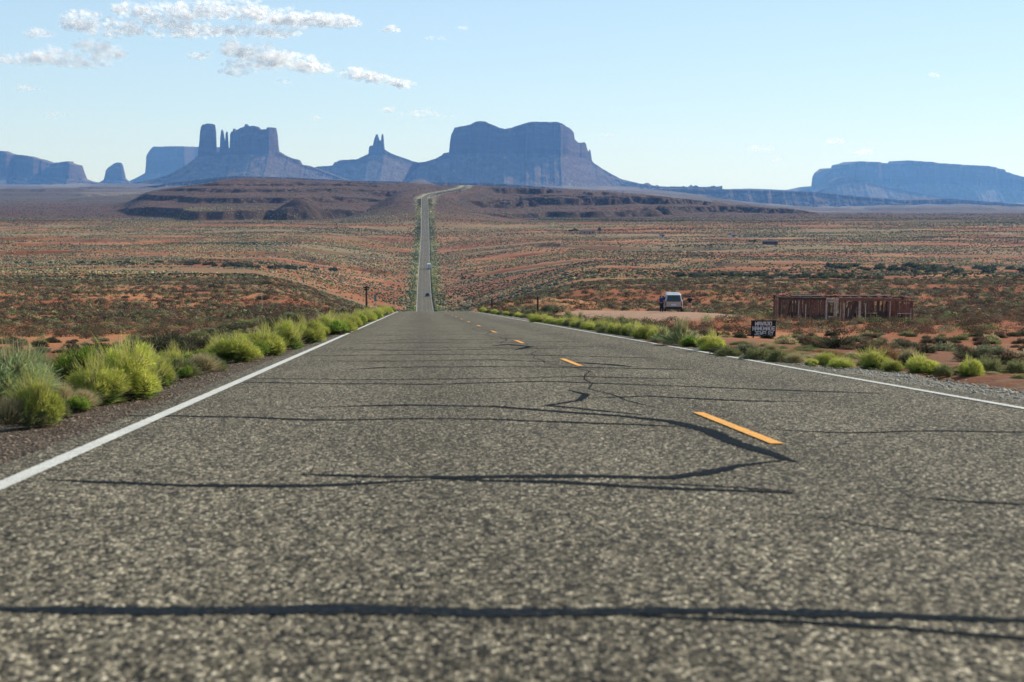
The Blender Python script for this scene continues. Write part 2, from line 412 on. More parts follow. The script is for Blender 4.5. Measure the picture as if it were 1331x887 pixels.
# ------------------------------------------------------------------ ground sheet
def build_ground():
    Ys = [-40.0]
    y = -40.0
    while y < 16000:
        if y < 10: d = 1.0
        elif y < 120: d = 0.25 + y * 0.006
        elif y < 1450: d = 0.9 + (y - 120) * 0.0026
        elif y < 2450: d = 2.2
        elif y < 6000: d = 12 + (y - 2450) * 0.01
        else: d = y * 0.02
        y += d; Ys.append(y)
    Ys = np.array(Ys); ang = np.concatenate([np.linspace(-1.6, -0.42, 60)[:-1], np.linspace(-0.42, 0.42, 900), np.linspace(0.42, 1.6, 60)[1:]])
    A, YY = np.meshgrid(ang, Ys)
    X = A * (np.abs(YY) + 12)
    X = X + AX * np.clip(YY, -40, 0) * 0
    Z = H(X, np.maximum(YY, -40))
    s, t = st(X, YY); tr = t - road_t0(s)
    e = np.where(tr < 0, -tr - wl_(s), tr - wr_(s))
    # sink the sheet under the carriageway
    sink = (1 - sm(e, 1.3, 2.6)) * (0.25 + 0.0009 * np.clip(YY, 0, 3000))
    Z = Z - np.where(YY < 1650, sink, 0)
    bd = np.where(YY > 1640, bend_dist(X, YY), 1e9)
    Z = Z - 1.6 * (1 - sm(bd, 3, 9))
    # colours of soil, straw and rock
    gx = np.gradient(Z, axis=1) / np.maximum(np.gradient(X, axis=1), 1e-3); gy = np.gradient(Z, axis=0) / np.gradient(YY, axis=0)
    gy = np.abs(gy + 0.0); steep = np.hypot(gx, gy)
    def c3(r, g, b): return np.array([r, g, b])
    red = c3(0.30, 0.085, 0.030); oran = c3(0.44, 0.178, 0.072); tan = c3(0.27, 0.165, 0.080); straw = c3(0.25, 0.205, 0.10); dusk = c3(0.074, 0.050, 0.043)
    C = np.zeros(X.shape + (3,)) + red
    def mx(C, c, w): return C + (c - C) * np.clip(w, 0, 1)[..., None]
    C = mx(C, oran, sm(fbm(X / 30, YY / 30, 4, 70), -0.15, 0.35))
    C = mx(C, tan, 0.8 * sm(fbm(X / 120 + 5, YY / 70, 4, 71), 0.0, 0.4) * sm(YY, 150, 400))
    C = mx(C, straw, 0.75 * sm(fbm(X / 160, YY / 45, 4, 72), -0.1, 0.3) * sm(YY, 750, 1100) * (1 - sm(YY, 1400, 1600)))
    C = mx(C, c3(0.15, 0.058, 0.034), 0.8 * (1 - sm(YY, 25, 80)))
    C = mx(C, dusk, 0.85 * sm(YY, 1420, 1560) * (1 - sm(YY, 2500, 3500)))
    C = mx(C, c3(0.115, 0.088, 0.068), 0.95 * sm(YY, 2400, 3000))
    C = mx(C, c3(0.27, 0.22, 0.16), 0.7 * sm(fbm(X / 500, YY / 700, 5, 73), 0.08, 0.3) * sm(YY, 2500, 3500))
    C = mx(C, c3(0.17, 0.08, 0.055), 0.7 * sm(fbm(X / 60, YY / 50, 4, 74), 0.1, 0.45) * sm(YY, 1450, 1560) * (1 - sm(YY, 2400, 2800)))
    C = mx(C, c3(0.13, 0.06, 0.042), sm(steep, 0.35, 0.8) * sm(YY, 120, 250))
    C = mx(C, c3(0.045, 0.027, 0.023), 0.85 * sm(steep, 0.22, 0.5) * sm(YY, 1450, 1550))  # dark rock on steep ridge faces, with their shade put into the colour
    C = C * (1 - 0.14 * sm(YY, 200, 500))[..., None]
    padc = np.exp(-(((X - 12.5 - 0.05 * (YY - 136)) / 10) ** 2 + ((YY - 150) / 52) ** 4))
    C = mx(C, c3(0.40, 0.235, 0.15), sm(padc + 0.12 * fbm(X / 3, YY / 3, 3, 75), 0.35, 0.6))
    bd2 = np.where(YY > 1550, bend_dist(X, YY), 1e9)
    C = mx(C, c3(0.42, 0.38, 0.22), 0.8 * (1 - sm(bd2, 6, 16)))
    ver = (1 - sm(e, 3, 9)) * sm(YY, 300, 500) * (1 - sm(YY, 1650, 1700))
    C = mx(C, c3(0.27, 0.24, 0.12), 0.6 * ver)
    ny, nx = X.shape
    idx = np.arange(ny * nx).reshape(ny, nx)
    Q = np.stack([idx[:-1, :-1], idx[:-1, 1:], idx[1:, 1:], idx[1:, :-1]], -1).reshape(-1, 4)
    V = np.stack([X, YY, Z], -1).reshape(-1, 3)
    m, nt, out = new_mat('desert_ground'); P = pos(nt)
    a = N(nt, 'ShaderNodeAttribute', attribute_name='tint')
    c = a.outputs['Color']
    c = mixc(nt, 1.0, c, ramp(nt, noise(nt, P, 2.2, 6, 0.7), [(0.3, 0.72), (0.7, 1.25)]), 'MULTIPLY')
    # low litter and dry grass between the shrubs
    sp = N(nt, 'ShaderNodeSeparateXYZ'); L(nt, P, sp.inputs[0])
    lit = ramp(nt, noise(nt, P, 1.1, 5, 0.75), [(0.50, 0.0), (0.62, 0.75)])
    LIT = lit
    # beyond the modelled scrub the plants are too small to model: their colours speckle the ground
    v = N(nt, 'ShaderNodeTexVoronoi'); v.inputs['Scale'].default_value = 0.24; L(nt, P, v.inputs['Vector'])
    mask = ramp(nt, v.outputs['Distance'], [(0.34, 0.85), (0.46, 0.0)])
    sepc = N(nt, 'ShaderNodeSeparateColor'); L(nt, v.outputs['Color'], sepc.inputs[0])
    pc = ramp(nt, sepc.outputs[0], [(0, (0.028, 0.028, 0.022)), (0.5, (0.06, 0.058, 0.04)), (1, (0.14, 0.12, 0.08))])
    fy = N(nt, 'ShaderNodeMapRange'); fy.inputs[1].default_value = 1450; fy.inputs[2].default_value = 1650; L(nt, sp.outputs[1], fy.inputs[0])
    lm = N(nt, 'ShaderNodeMath', operation='MULTIPLY_ADD'); L(nt, fy.outputs[0], lm.inputs[0]); lm.inputs[1].default_value = -0.9; lm.inputs[2].default_value = 1.0
    lm2 = N(nt, 'ShaderNodeMath', operation='MULTIPLY'); L(nt, lm.outputs[0], lm2.inputs[0]); L(nt, LIT, lm2.inputs[1])
    c = mixc(nt, lm2.outputs[0], c, (0.20, 0.15, 0.08))
    mm = N(nt, 'ShaderNodeMath', operation='MULTIPLY'); L(nt, mask, mm.inputs[0]); L(nt, fy.outputs[0], mm.inputs[1])
    c = mixc(nt, mm.outputs[0], c, pc)
    nb0 = N(nt, 'ShaderNodeBump'); nb0.inputs['Strength'].default_value = 0.9; nb0.inputs['Distance'].default_value = 5.0
    hm = N(nt, 'ShaderNodeMath', operation='MULTIPLY'); L(nt, noise(nt, P, 0.05, 7, 0.65), hm.inputs[0]); L(nt, fy.outputs[0], hm.inputs[1]); L(nt, hm.outputs[0], nb0.inputs['Height'])
    nb1 = N(nt, 'ShaderNodeBump'); nb1.inputs['Strength'].default_value = 0.7; nb1.inputs['Distance'].default_value = 0.12
    L(nt, noise(nt, P, 6, 6, 0.7), nb1.inputs['Height']); L(nt, nb0.outputs[0], nb1.inputs['Normal']); nb = nb1.outputs[0]
    princ(nt, out, c, 0.95, nb, spec=0.1)
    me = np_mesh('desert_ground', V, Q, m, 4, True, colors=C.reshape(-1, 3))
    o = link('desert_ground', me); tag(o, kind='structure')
build_ground()

# ------------------------------------------------------------------ road, shoulders, lines
def ribbon(name, ss, t_lo, t_hi, dz, mat, parent=None, nx=6, attr=False, zfun=None, rag=0):
    V = []; Fc = []; T = []
    for i, s in enumerate(ss):
        a, b = t_lo(s), t_hi(s)
        if rag: b += rag * float(fbm(np.array([s * 0.7]), np.array([a]), 3, 90)[0])
        for k in range(nx + 1):
            t = lerp(a, b, k / nx); x, Y = xy(s, t)
            z = float(RZ(s)) + dz(s) if zfun is None else zfun(s, t, k / nx)
            V.append((x, Y, z)); T.append(t - float(road_t0(s)) if mat is M['asphalt'] else abs(2 * k / nx - 1))
    for i in range(len(ss) - 1):
        for k in range(nx):
            j = i * (nx + 1) + k
            f = (j, j + 1, j + nx + 2, j + nx + 1); Fc.append(f)
    o = mesh_obj(name, V, Fc, mat, parent, smooth=True)
    if V[1][0] < V[0][0]: o.data.flip_normals()
    if attr:
        a = o.data.attributes.new('across', 'FLOAT', 'POINT'); a.data.foreach_set('value', np.array(T, np.float32))
    return o
ss = list(np.concatenate([np.arange(-30, 30, 0.5), np.arange(30, 200, 1.5), np.arange(200, 1661, 6)]))
lift = lambda s: 0.0 + 0.0004 * max(0, s - 200)
road = ribbon('road', ss, lambda s: road_t0(s) - wl_(s) - 0.30, lambda s: road_t0(s) + wr_(s) + 0.35, lift, M['asphalt'], None, 8, True)
tag(road, kind='structure')
def lines(nm, tc, w, s0=-30, s1=1655, wm=1.0):
    sl = [s for s in ss if s0 <= s <= s1]
    wf = lambda s: w / 2 * (1 + wm * max(0.0, (s - 300)) / 1200)
    return ribbon(nm, sl, lambda s: tc(s) - wf(s), lambda s: tc(s) + wf(s), lambda s: lift(s) + 0.006 + 0.00012 * max(0, s - 100), M['white_paint'], road, 2, True)
lines('edge_line', lambda s: road_t0(s) - wl_(s), 0.17)
lines('edge_line', lambda s: road_t0(s) + wr_(s), 0.13)
# dashed centre line
s = 9.6 - 12.05
k = 0
while s < 420:
    ln = 3.0
    sl = list(np.arange(s, s + ln + 0.01, 0.4))
    ribbon('centre_dash', sl, lambda q: road_t0(q) - 0.065, lambda q: road_t0(q) + 0.065, lambda q: lift(q) + 0.0085, M['yellow_paint'], road, 2, True)
    s += 12.05; k += 1
    if k > 13: break
# far end of the road: the bend that climbs over the ridge
def poly_ribbon(name, pts, w, dz, mat, parent, zf=None, attr=False, nx=2):
    V = []; Fc = []; n = len(pts); T = []
    for i, p in enumerate(pts):
        a = pts[max(0, i - 1)]; b = pts[min(n - 1, i + 1)]
        d = Vector((b[0] - a[0], b[1] - a[1])).normalized(); nrm = Vector((d.y, -d.x))
        ww = w(i / (n - 1)) if callable(w) else w
        for k in range(nx + 1):
            q = (k / nx - 0.5) * ww; x = p[0] + nrm.x * q; y = p[1] + nrm.y * q
            V.append((x, y, zf(x, y, p) + dz)); T.append(abs(2 * k / nx - 1) if mat is M['tar'] else q)
    for i in range(n - 1):
        for k in range(nx):
            j = i * (nx + 1) + k; Fc.append((j, j + 1, j + nx + 2, j + nx + 1))
    o = mesh_obj(name, V, Fc, mat, parent, True)
    if attr:
        a = o.data.attributes.new('across', 'FLOAT', 'POINT'); a.data.foreach_set('value', np.array(T, np.float32))
    return o
bp = []
e0 = xy(1652, float(road_t0(1652)))
ctrl = [Vector((e0[0], e0[1], 0))] + [Vector((b.x, b.y, 0)) for b in BEND[2:]]
for i in range(len(ctrl) - 1):
    p0 = ctrl[max(0, i - 1)]; p1 = ctrl[i]; p2 = ctrl[i + 1]; p3 = ctrl[min(len(ctrl) - 1, i + 2)]
    for t in np.arange(0, 1, 0.1):
        bp.append(tuple(0.5 * ((2 * p1) + (p2 - p0) * t + (2 * p0 - 5 * p1 + 4 * p2 - p3) * t * t + (-p0 + 3 * p1 - 3 * p2 + p3) * t**3)))
bz = lambda x, y, p: h1(p[0], p[1]) + 0.5
poly_ribbon('road_bend', bp, 8.2, 0.0, M['asphalt'], road, bz, True)
for off in (-3.7, 3.7):
    pts = []
    for i, p in enumerate(bp):
        a = bp[max(0, i - 1)]; b = bp[min(len(bp) - 1, i + 1)]; d = Vector((b[0] - a[0], b[1] - a[1])).normalized()
        pts.append((p[0] + d.y * off, p[1] - d.x * off, 0, p))
    poly_ribbon('edge_line', pts, 0.35, 0.12, M['white_paint'], road, lambda x, y, p: h1(p[3][0], p[3][1]) + 0.5)
# gravel shoulders
def zsh(side):
    def f(s, t, k):
        x, Y = xy(s, t)
        return float(RZ(s)) + lift(s) - 0.03 - 0.05 * k - 0.05 * k * k if k < 0.99 else min(float(RZ(s)) - 0.17, h1(x, Y) - 0.25)
    return f
ssh = [s for s in ss if s <= 230]
def shl(s): return 1.0 + 0.25 * math.sin(s * 0.31) * 0.3
g1 = ribbon('gravel_shoulder', ssh, lambda s: road_t0(s) - wl_(s) - 0.28, lambda s: road_t0(s) - wl_(s) - 1.75, None, M['gravel_shoulder'], None, 8, False, zsh(-1), 0.35)
tag(g1, kind='structure')
M['gravel_right'] = mat_stone('gravel_pale', 34, [(0, (0.07, 0.06, 0.045)), (0.35, (0.22, 0.19, 0.14)), (0.75, (0.40, 0.35, 0.26)), (1, (0.66, 0.60, 0.47))], gap=0.4, bstr=1, bdist=0.03)
g2 = ribbon('gravel_shoulder', ssh, lambda s: road_t0(s) + wr_(s) + 0.33, lambda s: road_t0(s) + wr_(s) + 1.9, None, M['gravel_right'], None, 8, False, zsh(1), 0.35)
tag(g2, kind='structure')

# crack sealant lines traced on the carriageway
nrmz = None
def on_road(px, py, lf=0.0):
    a, b = slope(px, py)
    # plane z = -RH + AZ * (x*AX + Y)/AN
    Y = (-RH + lf) / (b - AZ * (a * AX + 1) / AN)
    return float(a * Y), float(Y)
def seal(pts_px, w, wv=0.3, seed=0, world_pts=None):
    pts = world_pts or [on_road(*p, 0.0) for p in pts_px]
    dense = []
    for (x0, y0), (x1, y1) in zip(pts[:-1], pts[1:]):
        n = max(2, int(math.hypot(x1 - x0, y1 - y0) / 0.12))
        for i in range(n): dense.append((lerp(x0, x1, i / n), lerp(y0, y1, i / n)))
    dense.append(pts[-1])
    jx = fbm(np.array([p[0] for p in dense]) * 1.3 + seed, np.zeros(len(dense)), 4, 200 + seed) * 0.10
    dense = [(p[0], p[1] + float(j)) for p, j in zip(dense, jx)]
    wn_ = fbm(np.array([p[0] for p in dense]) * 3 + seed, np.zeros(len(dense)) + 4, 3, 300 + seed)
    wid = [w * (1 + wv * 1.6 * float(v)) * min(1, 0.25 + i * 0.15, 0.25 + (len(dense) - 1 - i) * 0.15) for i, v in enumerate(wn_)]
    n = len(dense); it = iter(range(n))
    return poly_ribbon('crack_seal', dense, lambda t: wid[min(n - 1, int(round(t * (n - 1))))], 0.0, M['tar'], road,
                       lambda x, y, p: -RH + AZ * (x * AX + y) / AN + 0.0035, nx=2, attr=True)
SE = [
 ([(-60, 791), (0, 792), (200, 794), (440, 795), (560, 792), (640, 791), (760, 795), (900, 797), (1060, 801), (1200, 806), (1400, 812)], 0.17),
 ([(820, 801), (960, 805), (1100, 812), (1240, 820), (1400, 830)], 0.10),
 ([(60, 625), (130, 628), (240, 633), (330, 633), (440, 632), (560, 624)], 0.13),
 ([(390, 617), (460, 618), (560, 621), (680, 620), (780, 619), (870, 620), (920, 614), (960, 605), (1025, 598)], 0.17),
 ([(560, 623), (680, 626), (800, 630), (900, 636), (1030, 641)], 0.14),
 ([(800, 626), (930, 632), (1030, 640)], 0.08),
 ([(1035, 602), (1000, 590), (955, 576), (920, 560), (870, 548), (800, 541), (700, 533), (640, 528), (520, 527), (400, 530)], 0.15),
 ([(150, 541), (240, 541), (400, 546), (560, 545), (640, 545), (740, 549), (830, 552), (905, 556)], 0.12),
 ([(738, 507), (762, 513), (752, 521), (712, 527), (760, 532), (840, 540)], 0.13),
 ([(760, 518), (840, 515), (960, 521), (1060, 523)], 0.13),
 ([(990, 558), (1100, 563), (1220, 561), (1400, 562)], 0.07),
 ([(1165, 644), (1243, 652), (1331, 656), (1400, 657)], 0.06),
 ([(1040, 668), (1180, 690), (1331, 700)], 0.03),
 ([(300, 497), (420, 499), (560, 500), (700, 496), (830, 500), (1000, 507), (1150, 512)], 0.14),
 ([(330, 492), (460, 494), (600, 493), (760, 490), (900, 493)], 0.13),
 ([(455, 481), (500, 478), (620, 477), (760, 478), (900, 481)], 0.20),
 ([(400, 470), (520, 470), (640, 468), (720, 471)], 0.16),
 ([(400, 463), (560, 461), (700, 462), (860, 466)], 0.20),
 ([(440, 455), (560, 456), (640, 454), (760, 453)], 0.20),
 ([(640, 450), (660, 448), (690, 451), (670, 455)], 0.3),
 ([(735, 471), (790, 474), (820, 477)], 0.25),
]
for i, (p, w) in enumerate(SE): seal(p, w, seed=i)
rs = random.Random(5)
sY = 31
while sY < 150:
    t0 = rs.uniform(-2.2, 0.5); t1 = rs.uniform(2.5, 5.6)
    if rs.random() < 0.4: t0, t1 = rs.uniform(-2.2, 1), rs.uniform(1.5, 3)
    pts = []
    for k in range(8):
        t = lerp(t0, t1, k / 7); x, y = xy(sY + rs.uniform(-0.25, 0.25), t); pts.append((x, y))
    seal(None, rs.uniform(0.12, 0.24), seed=40 + int(sY), world_pts=pts)
    sY += rs.uniform(2.2, 6)
# wandering seam beside the centre line
for a, b in ((13, 30), (34, 62), (70, 120)):
    pts = [xy(q, 2.525 - 0.35 + 0.18 * math.sin(q * 0.7) + rs.uniform(-.08, .08)) for q in np.arange(a, b, 1.0)]
    seal(None, 0.03, seed=80 + a, world_pts=pts)

# ------------------------------------------------------------------ buttes and mesas
def mat_rock():
    m, nt, out = new_mat('sandstone'); P = pos(nt)
    sp = N(nt, 'ShaderNodeSeparateXYZ'); L(nt, P, sp.inputs[0])
    nz = N(nt, 'ShaderNodeMath', operation='MULTIPLY_ADD'); nz.inputs[1].default_value = 120; L(nt, noise(nt, P, 0.004, 6), nz.inputs[0]); L(nt, sp.outputs[2], nz.inputs[2])
    w = N(nt, 'ShaderNodeMath', operation='MULTIPLY'); w.inputs[1].default_value = 0.035; L(nt, nz.outputs[0], w.inputs[0])
    cmb = N(nt, 'ShaderNodeCombineXYZ'); L(nt, w.outputs[0], cmb.inputs[2])
    band = noise(nt, cmb.outputs[0], 1.0, 6, 0.8)
    c = ramp(nt, band, [(0.3, (0.04, 0.026, 0.022)), (0.5, (0.08, 0.048, 0.038)), (0.62, (0.13, 0.082, 0.062)), (0.75, (0.09, 0.055, 0.042))])
    g = N(nt, 'ShaderNodeNewGeometry'); sn = N(nt, 'ShaderNodeSeparateXYZ'); L(nt, g.outputs['True Normal'], sn.inputs[0])
    fl = ramp(nt, sn.outputs[2], [(0.45, 0.0), (0.75, 1.0)])
    tal = ramp(nt, noise(nt, P, 0.03, 6, 0.7), [(0.35, (0.07, 0.052, 0.042)), (0.6, (0.16, 0.12, 0.095)), (0.75, (0.34, 0.28, 0.22))])
    c = mixc(nt, fl, c, tal)
    princ(nt, out, c, 0.95, bump(nt, noise(nt, P, 0.03, 7, 0.7), 1.0, 30), spec=0.1); return m
M['rock'] = mat_rock()
def butte(name, label, Yd, T, Lt, front=None, depth=None, seed=0, zb=-58, step=0.6, cat='butte', flute=14, ang=31, lit_talus=1.0, rough_top=0.5):
    """T: skyline (px, py); Lt: foot of the cliff (px, py); front: how far the face stands back (px, m); depth: thickness (px, m)"""
    tx, ty = zip(*T); lx, ly = zip(*Lt)
    pxs = np.arange(tx[0], tx[-1] + step, step)
    top = np.interp(pxs, tx, ty); tal = np.maximum(np.interp(pxs, lx, ly), top)
    n1 = fbm(pxs / 2.2, pxs * 0 + seed, 3, seed); n2 = fbm(pxs / 9, pxs * 0, 3, seed + 1)
    top = top + rough_top * n1 * (tal - top > 2)
    mpp = Yd / F
    fr = np.interp(pxs, *zip(*front)) if front else np.zeros(len(pxs))
    dp = np.interp(pxs, *zip(*depth)) if depth else np.full(len(pxs), 200.0)
    a = slope(pxs, 240)[0]
    zt = slope(pxs, top)[1] * Yd; zl = slope(pxs, tal)[1] * Yd
    fr = fr + flute * 1.6 * n2 + 0.5 * flute * fbm(pxs / 3.0, pxs * 0 + 7, 2, seed + 2)
    NT, NC = 14, 9
    rows = []
    run = np.maximum(zl - zb, 5) / math.tan(RAD(ang))
    gx = pxs * mpp
    for k in range(NT):                                   # scree slope, concave, with gullies
        q = k / NT
        z = zb + (zl - zb) * (q ** 1.25)
        y = fr - run * (1 - q)
        gull = fbm(gx / 55 + 0.7 * q, np.full(len(pxs), q * 7.0), 4, seed + 5)
        z = z + gull * 17 * lit_talus * math.sin(math.pi * min(1, q * 1.1)) 
        led = 6 * np.sin(q * 19 + 3 * n2) * (0.2 < q < 0.95)
        rows.append((gx * 0 + y + gull * 22 - led, z))
    for k in range(NC + 1):                               # cliff
        q = k / NC
        z = zl + (zt - zl) * q
        dd = 10 * q + 9 * fbm(gx / 22, np.full(len(pxs), q * 2.2), 4, seed + 9) + 14 * (q > 0.72) + 6 * (q > 0.35)
        dd = dd * np.clip((zt - zl) / 60, 0, 1)
        rows.append((fr + dd, z))
    yb = fr + dp
    rows.append((lerp(fr, yb, 0.5) + 10, zt + 1.0 * n1)); rows.append((yb - 8, zt)); rows.append((yb, zl)); rows.append((yb + run, np.full(len(pxs), float(zb))))
    V = []; nc = len(pxs); 
    for y, z in rows:
        Y = Yd + y
        V.append(np.stack([a * Yd * (1 + 0 * Y), Y, z], -1))
    V = np.array(V); nr = len(rows)
    idx = np.arange(nr * nc).reshape(nr, nc)
    Q = np.stack([idx[:-1, :-1], idx[:-1, 1:], idx[1:, 1:], idx[1:, :-1]], -1).reshape(-1, 4)
    me = np_mesh(name, V.reshape(-1, 3), Q, M['rock'], 4, False)
    o = link(name, me); tag(o, label, cat); return o

butte('mesa', 'long hazy blue mesa at the far left edge, notched beside its squarer end block', 11000,
      [(-160, 240), (-120, 215), (-100, 192), (-30, 194), (0, 196.5), (4, 197.5), (10, 200.5), (30, 203), (45, 207.5), (56, 213), (60, 214.5), (66, 212), (74, 211.5), (84, 209.8), (90, 213), (94.5, 215), (96, 226), (97.5, 233), (106, 236.5), (125, 240)],
      [(-160, 240), (-100, 226), (0, 227), (45, 229), (60, 230), (96, 232.5), (125, 243)], [(-160, 0), (8, 0), (14, 90), (40, 40), (45, 120), (58, 170), (62, 30), (90, 0), (97, 120), (125, 200)], None, 11, cat='mesa', flute=22)
butte('butte', 'small lone tooth-shaped butte standing between two larger mesas at the left', 12500,
      [(116, 241), (128, 237.5), (135, 234), (137, 222), (140, 218), (146, 213.5), (151, 211.3), (155.5, 212), (157.5, 216), (159.5, 226), (160.5, 232), (166, 237), (174, 241)],
      [(116, 242), (135, 234.5), (160, 234), (174, 243)], None, [(116, 90), (174, 90)], 12, flute=6, step=0.5)
butte('mesa', 'pale flat-topped mesa half hidden behind the spired rock group', 13500,
      [(150, 241), (166, 236), (180, 229), (186.5, 225), (188, 203), (190, 199.5), (197, 193), (200, 190.8), (225, 190.3), (256, 190.6), (290, 191), (300, 198), (330, 215), (370, 240)],
      [(150, 242), (187, 226), (230, 222), (300, 222), (370, 243)], [(150, 0), (187, 60), (200, 0), (240, 0), (246, 120), (262, 200), (370, 400)], [(150, 300), (370, 300)], 13, cat='mesa', flute=16)
butte('butte', 'craggy butte with a square tower and two thin spires left of its jagged wall', 9200,
      [(160, 240), (180, 237), (205, 232), (222, 226), (240, 216), (252, 208), (258, 203), (258.6, 190), (260, 174), (261.5, 165), (264, 162), (271, 160.3), (278.2, 161.5), (279.5, 172), (279, 185), (278.6, 196), (281, 197.5), (284.6, 199), (285.3, 180), (286.6, 170), (288, 168), (289.5, 171), (290.5, 178), (291.5, 184), (292.3, 174), (293.8, 170.5), (295.2, 171.5), (295.8, 186), (296.5, 198), (297.4, 196), (297.8, 175), (300, 171), (302, 170.5), (303.4, 166.8), (304.6, 168), (305.3, 176), (307, 169.5), (312, 166.5), (317.8, 164.5), (319, 161), (320.5, 161.5), (322, 164), (330, 163.5), (334.5, 164.3), (337, 168.3), (345.8, 168), (347.5, 165.5), (355, 165.5), (356.3, 175), (357, 189), (358, 196.5), (362, 199), (368, 202.8), (376, 206), (383.5, 207.8), (386.5, 213.5), (398, 216), (415, 222), (440, 232), (470, 241)],
      [(160, 242), (222, 228), (258, 204), (279, 203), (300, 201), (357, 200), (370, 206), (384, 211), (387, 216), (440, 234), (470, 243)],
      [(160, 0), (257, 0), (281, 25), (297, 40), (303, 10), (330, 0), (350, 10), (357, 60), (384, 120), (470, 200)],
      [(160, 120), (257, 100), (283, 60), (285, 30), (297, 30), (300, 110), (357, 130), (470, 150)], 14, step=0.35, flute=8)
butte('butte', 'twin-pointed slender butte on a wide stepped cone, middle of the skyline', 10200,
      [(385, 241), (400, 220), (412, 216.5), (425, 216), (432.5, 215), (434, 211.5), (442, 208.5), (465, 207), (472, 203.5), (479, 200), (479.5, 190.5), (484.5, 188.8), (486, 182), (487.6, 177.5), (489, 174.8), (490.7, 174.8), (492, 180), (493.2, 183), (494.7, 183.2), (495.8, 176.5), (496.6, 174.2), (498, 174.8), (498.7, 186), (499.3, 194), (504, 197.5), (509, 200), (523, 205), (533, 209), (542, 211), (560, 222), (600, 241)],
      [(385, 243), (400, 222), (433, 216), (443, 213), (465, 211), (479, 203), (499, 200), (523, 208), (545, 214), (600, 243)],
      [(385, 60), (433, 20), (479, 0), (499, 20), (523, 60), (600, 140)], [(385, 150), (479, 60), (500, 60), (600, 200)], 15, step=0.4, flute=6)
butte('butte', 'massive broad butte with saddle-shaped top and lit right-hand crags', 9000,
      [(520, 241), (535, 212), (552, 210.5), (566, 206.5), (574, 202), (576.5, 199.2), (583.5, 198), (584.5, 186), (586, 176), (591, 166), (600, 164), (611, 161.8), (616, 159), (620, 157.4), (630, 157.4), (635, 160), (644, 163.5), (650, 166.5), (657, 167.8), (664, 166), (670, 163.8), (680, 161), (687.7, 158.4), (700, 158.2), (723.5, 158.6), (729, 160), (733.7, 161.7), (736, 164), (741, 166), (745, 168.5), (747.5, 172), (748.5, 180), (753, 183.5), (758, 184.5), (763, 183), (765.5, 185.5), (767.5, 192.5), (769.5, 196), (770.5, 193), (772.3, 192.8), (773.2, 200), (774.2, 208), (778, 212), (790, 219.5), (800, 225), (815.5, 233), (841, 239), (866, 242.7), (900, 245), (960, 248)],
      [(520, 243), (545, 213), (583, 202), (620, 199), (690, 200), (735, 202), (752, 203), (774, 209), (800, 226), (866, 245), (960, 250)],
      [(520, 60), (583, 10), (591, 0), (620, 20), (640, 0), (700, 10), (728, 0), (738, 60), (750, 190), (774, 420), (830, 560), (960, 700)],
      [(520, 250), (583, 300), (700, 420), (750, 200), (765, 60), (775, 50), (960, 60)], 16, step=0.5, flute=20, lit_talus=2.0)
butte('mesa', 'long pale blue mesa with stepped left end at the far right of the skyline', 13000,
      [(860, 262), (930, 248), (990, 246), (1041, 248), (1052, 246), (1060, 244), (1075, 242.8), (1075.6, 230), (1079, 224), (1084, 219), (1100, 218), (1101.5, 214), (1118, 210), (1143.7, 210.7), (1164, 213), (1182, 213), (1186, 208.5), (1189, 209), (1202.7, 209.5), (1225.7, 212), (1260, 214.5), (1289.8, 216), (1315.4, 220.5), (1317, 223.5), (1331, 228.7), (1345, 231), (1420, 236), (1500, 262)],
      [(860, 264), (990, 250), (1075, 243), (1110, 239), (1160, 240), (1240, 239), (1331, 246), (1500, 264)],
      [(860, 300), (1060, 100), (1075, 40), (1100, 0), (1143, 10), (1152, 130), (1186, 110), (1190, 20), (1196, 120), (1215, 20), (1222, 110), (1300, 60), (1306, 170), (1331, 120), (1500, 300)], [(860, 500), (1500, 900)], 17, zb=-260, cat='mesa', flute=26, lit_talus=2.0)
butte('mesa', 'low dark hill shoulder in front of the long pale mesa at the right', 11500,
      [(1040, 262), (1076, 243), (1084, 236), (1092, 231.5), (1100, 230), (1112, 231), (1122, 234), (1130, 238), (1150, 243), (1200, 252), (1290, 266)],
      [(1040, 264), (1084, 238), (1125, 237), (1150, 246), (1290, 268)], None, None, 18, zb=-240, cat='hill', flute=10)
bpy.data.objects['mesa.003'].name = 'rocky_hill'
butte('low_ridge', 'long low bench of blue foothills stretching below the right-hand mesa', 7500,
      [(780, 262), (850, 246), (940, 246.5), (1060, 250), (1120, 256), (1180, 261), (1240, 259), (1331, 266), (1450, 270)],
      [(780, 264), (850, 249), (940, 250), (1060, 253), (1180, 264), (1331, 268), (1450, 273)], None, [(780, 400), (1450, 400)], 19, zb=-180, cat='ridge', flute=20, lit_talus=1.6)
butte('low_ridge', 'long low bench of broken rock beneath the spired butte at the left', 6400,
      [(160, 247), (230, 237), (300, 229), (380, 231), (450, 235), (560, 237), (640, 238), (740, 246)],
      [(160, 248), (230, 239), (300, 231.5), (380, 233.5), (450, 237), (640, 241), (740, 248)], None, [(160, 400), (740, 400)], 20, zb=-70, cat='ridge', flute=14, lit_talus=1.2)

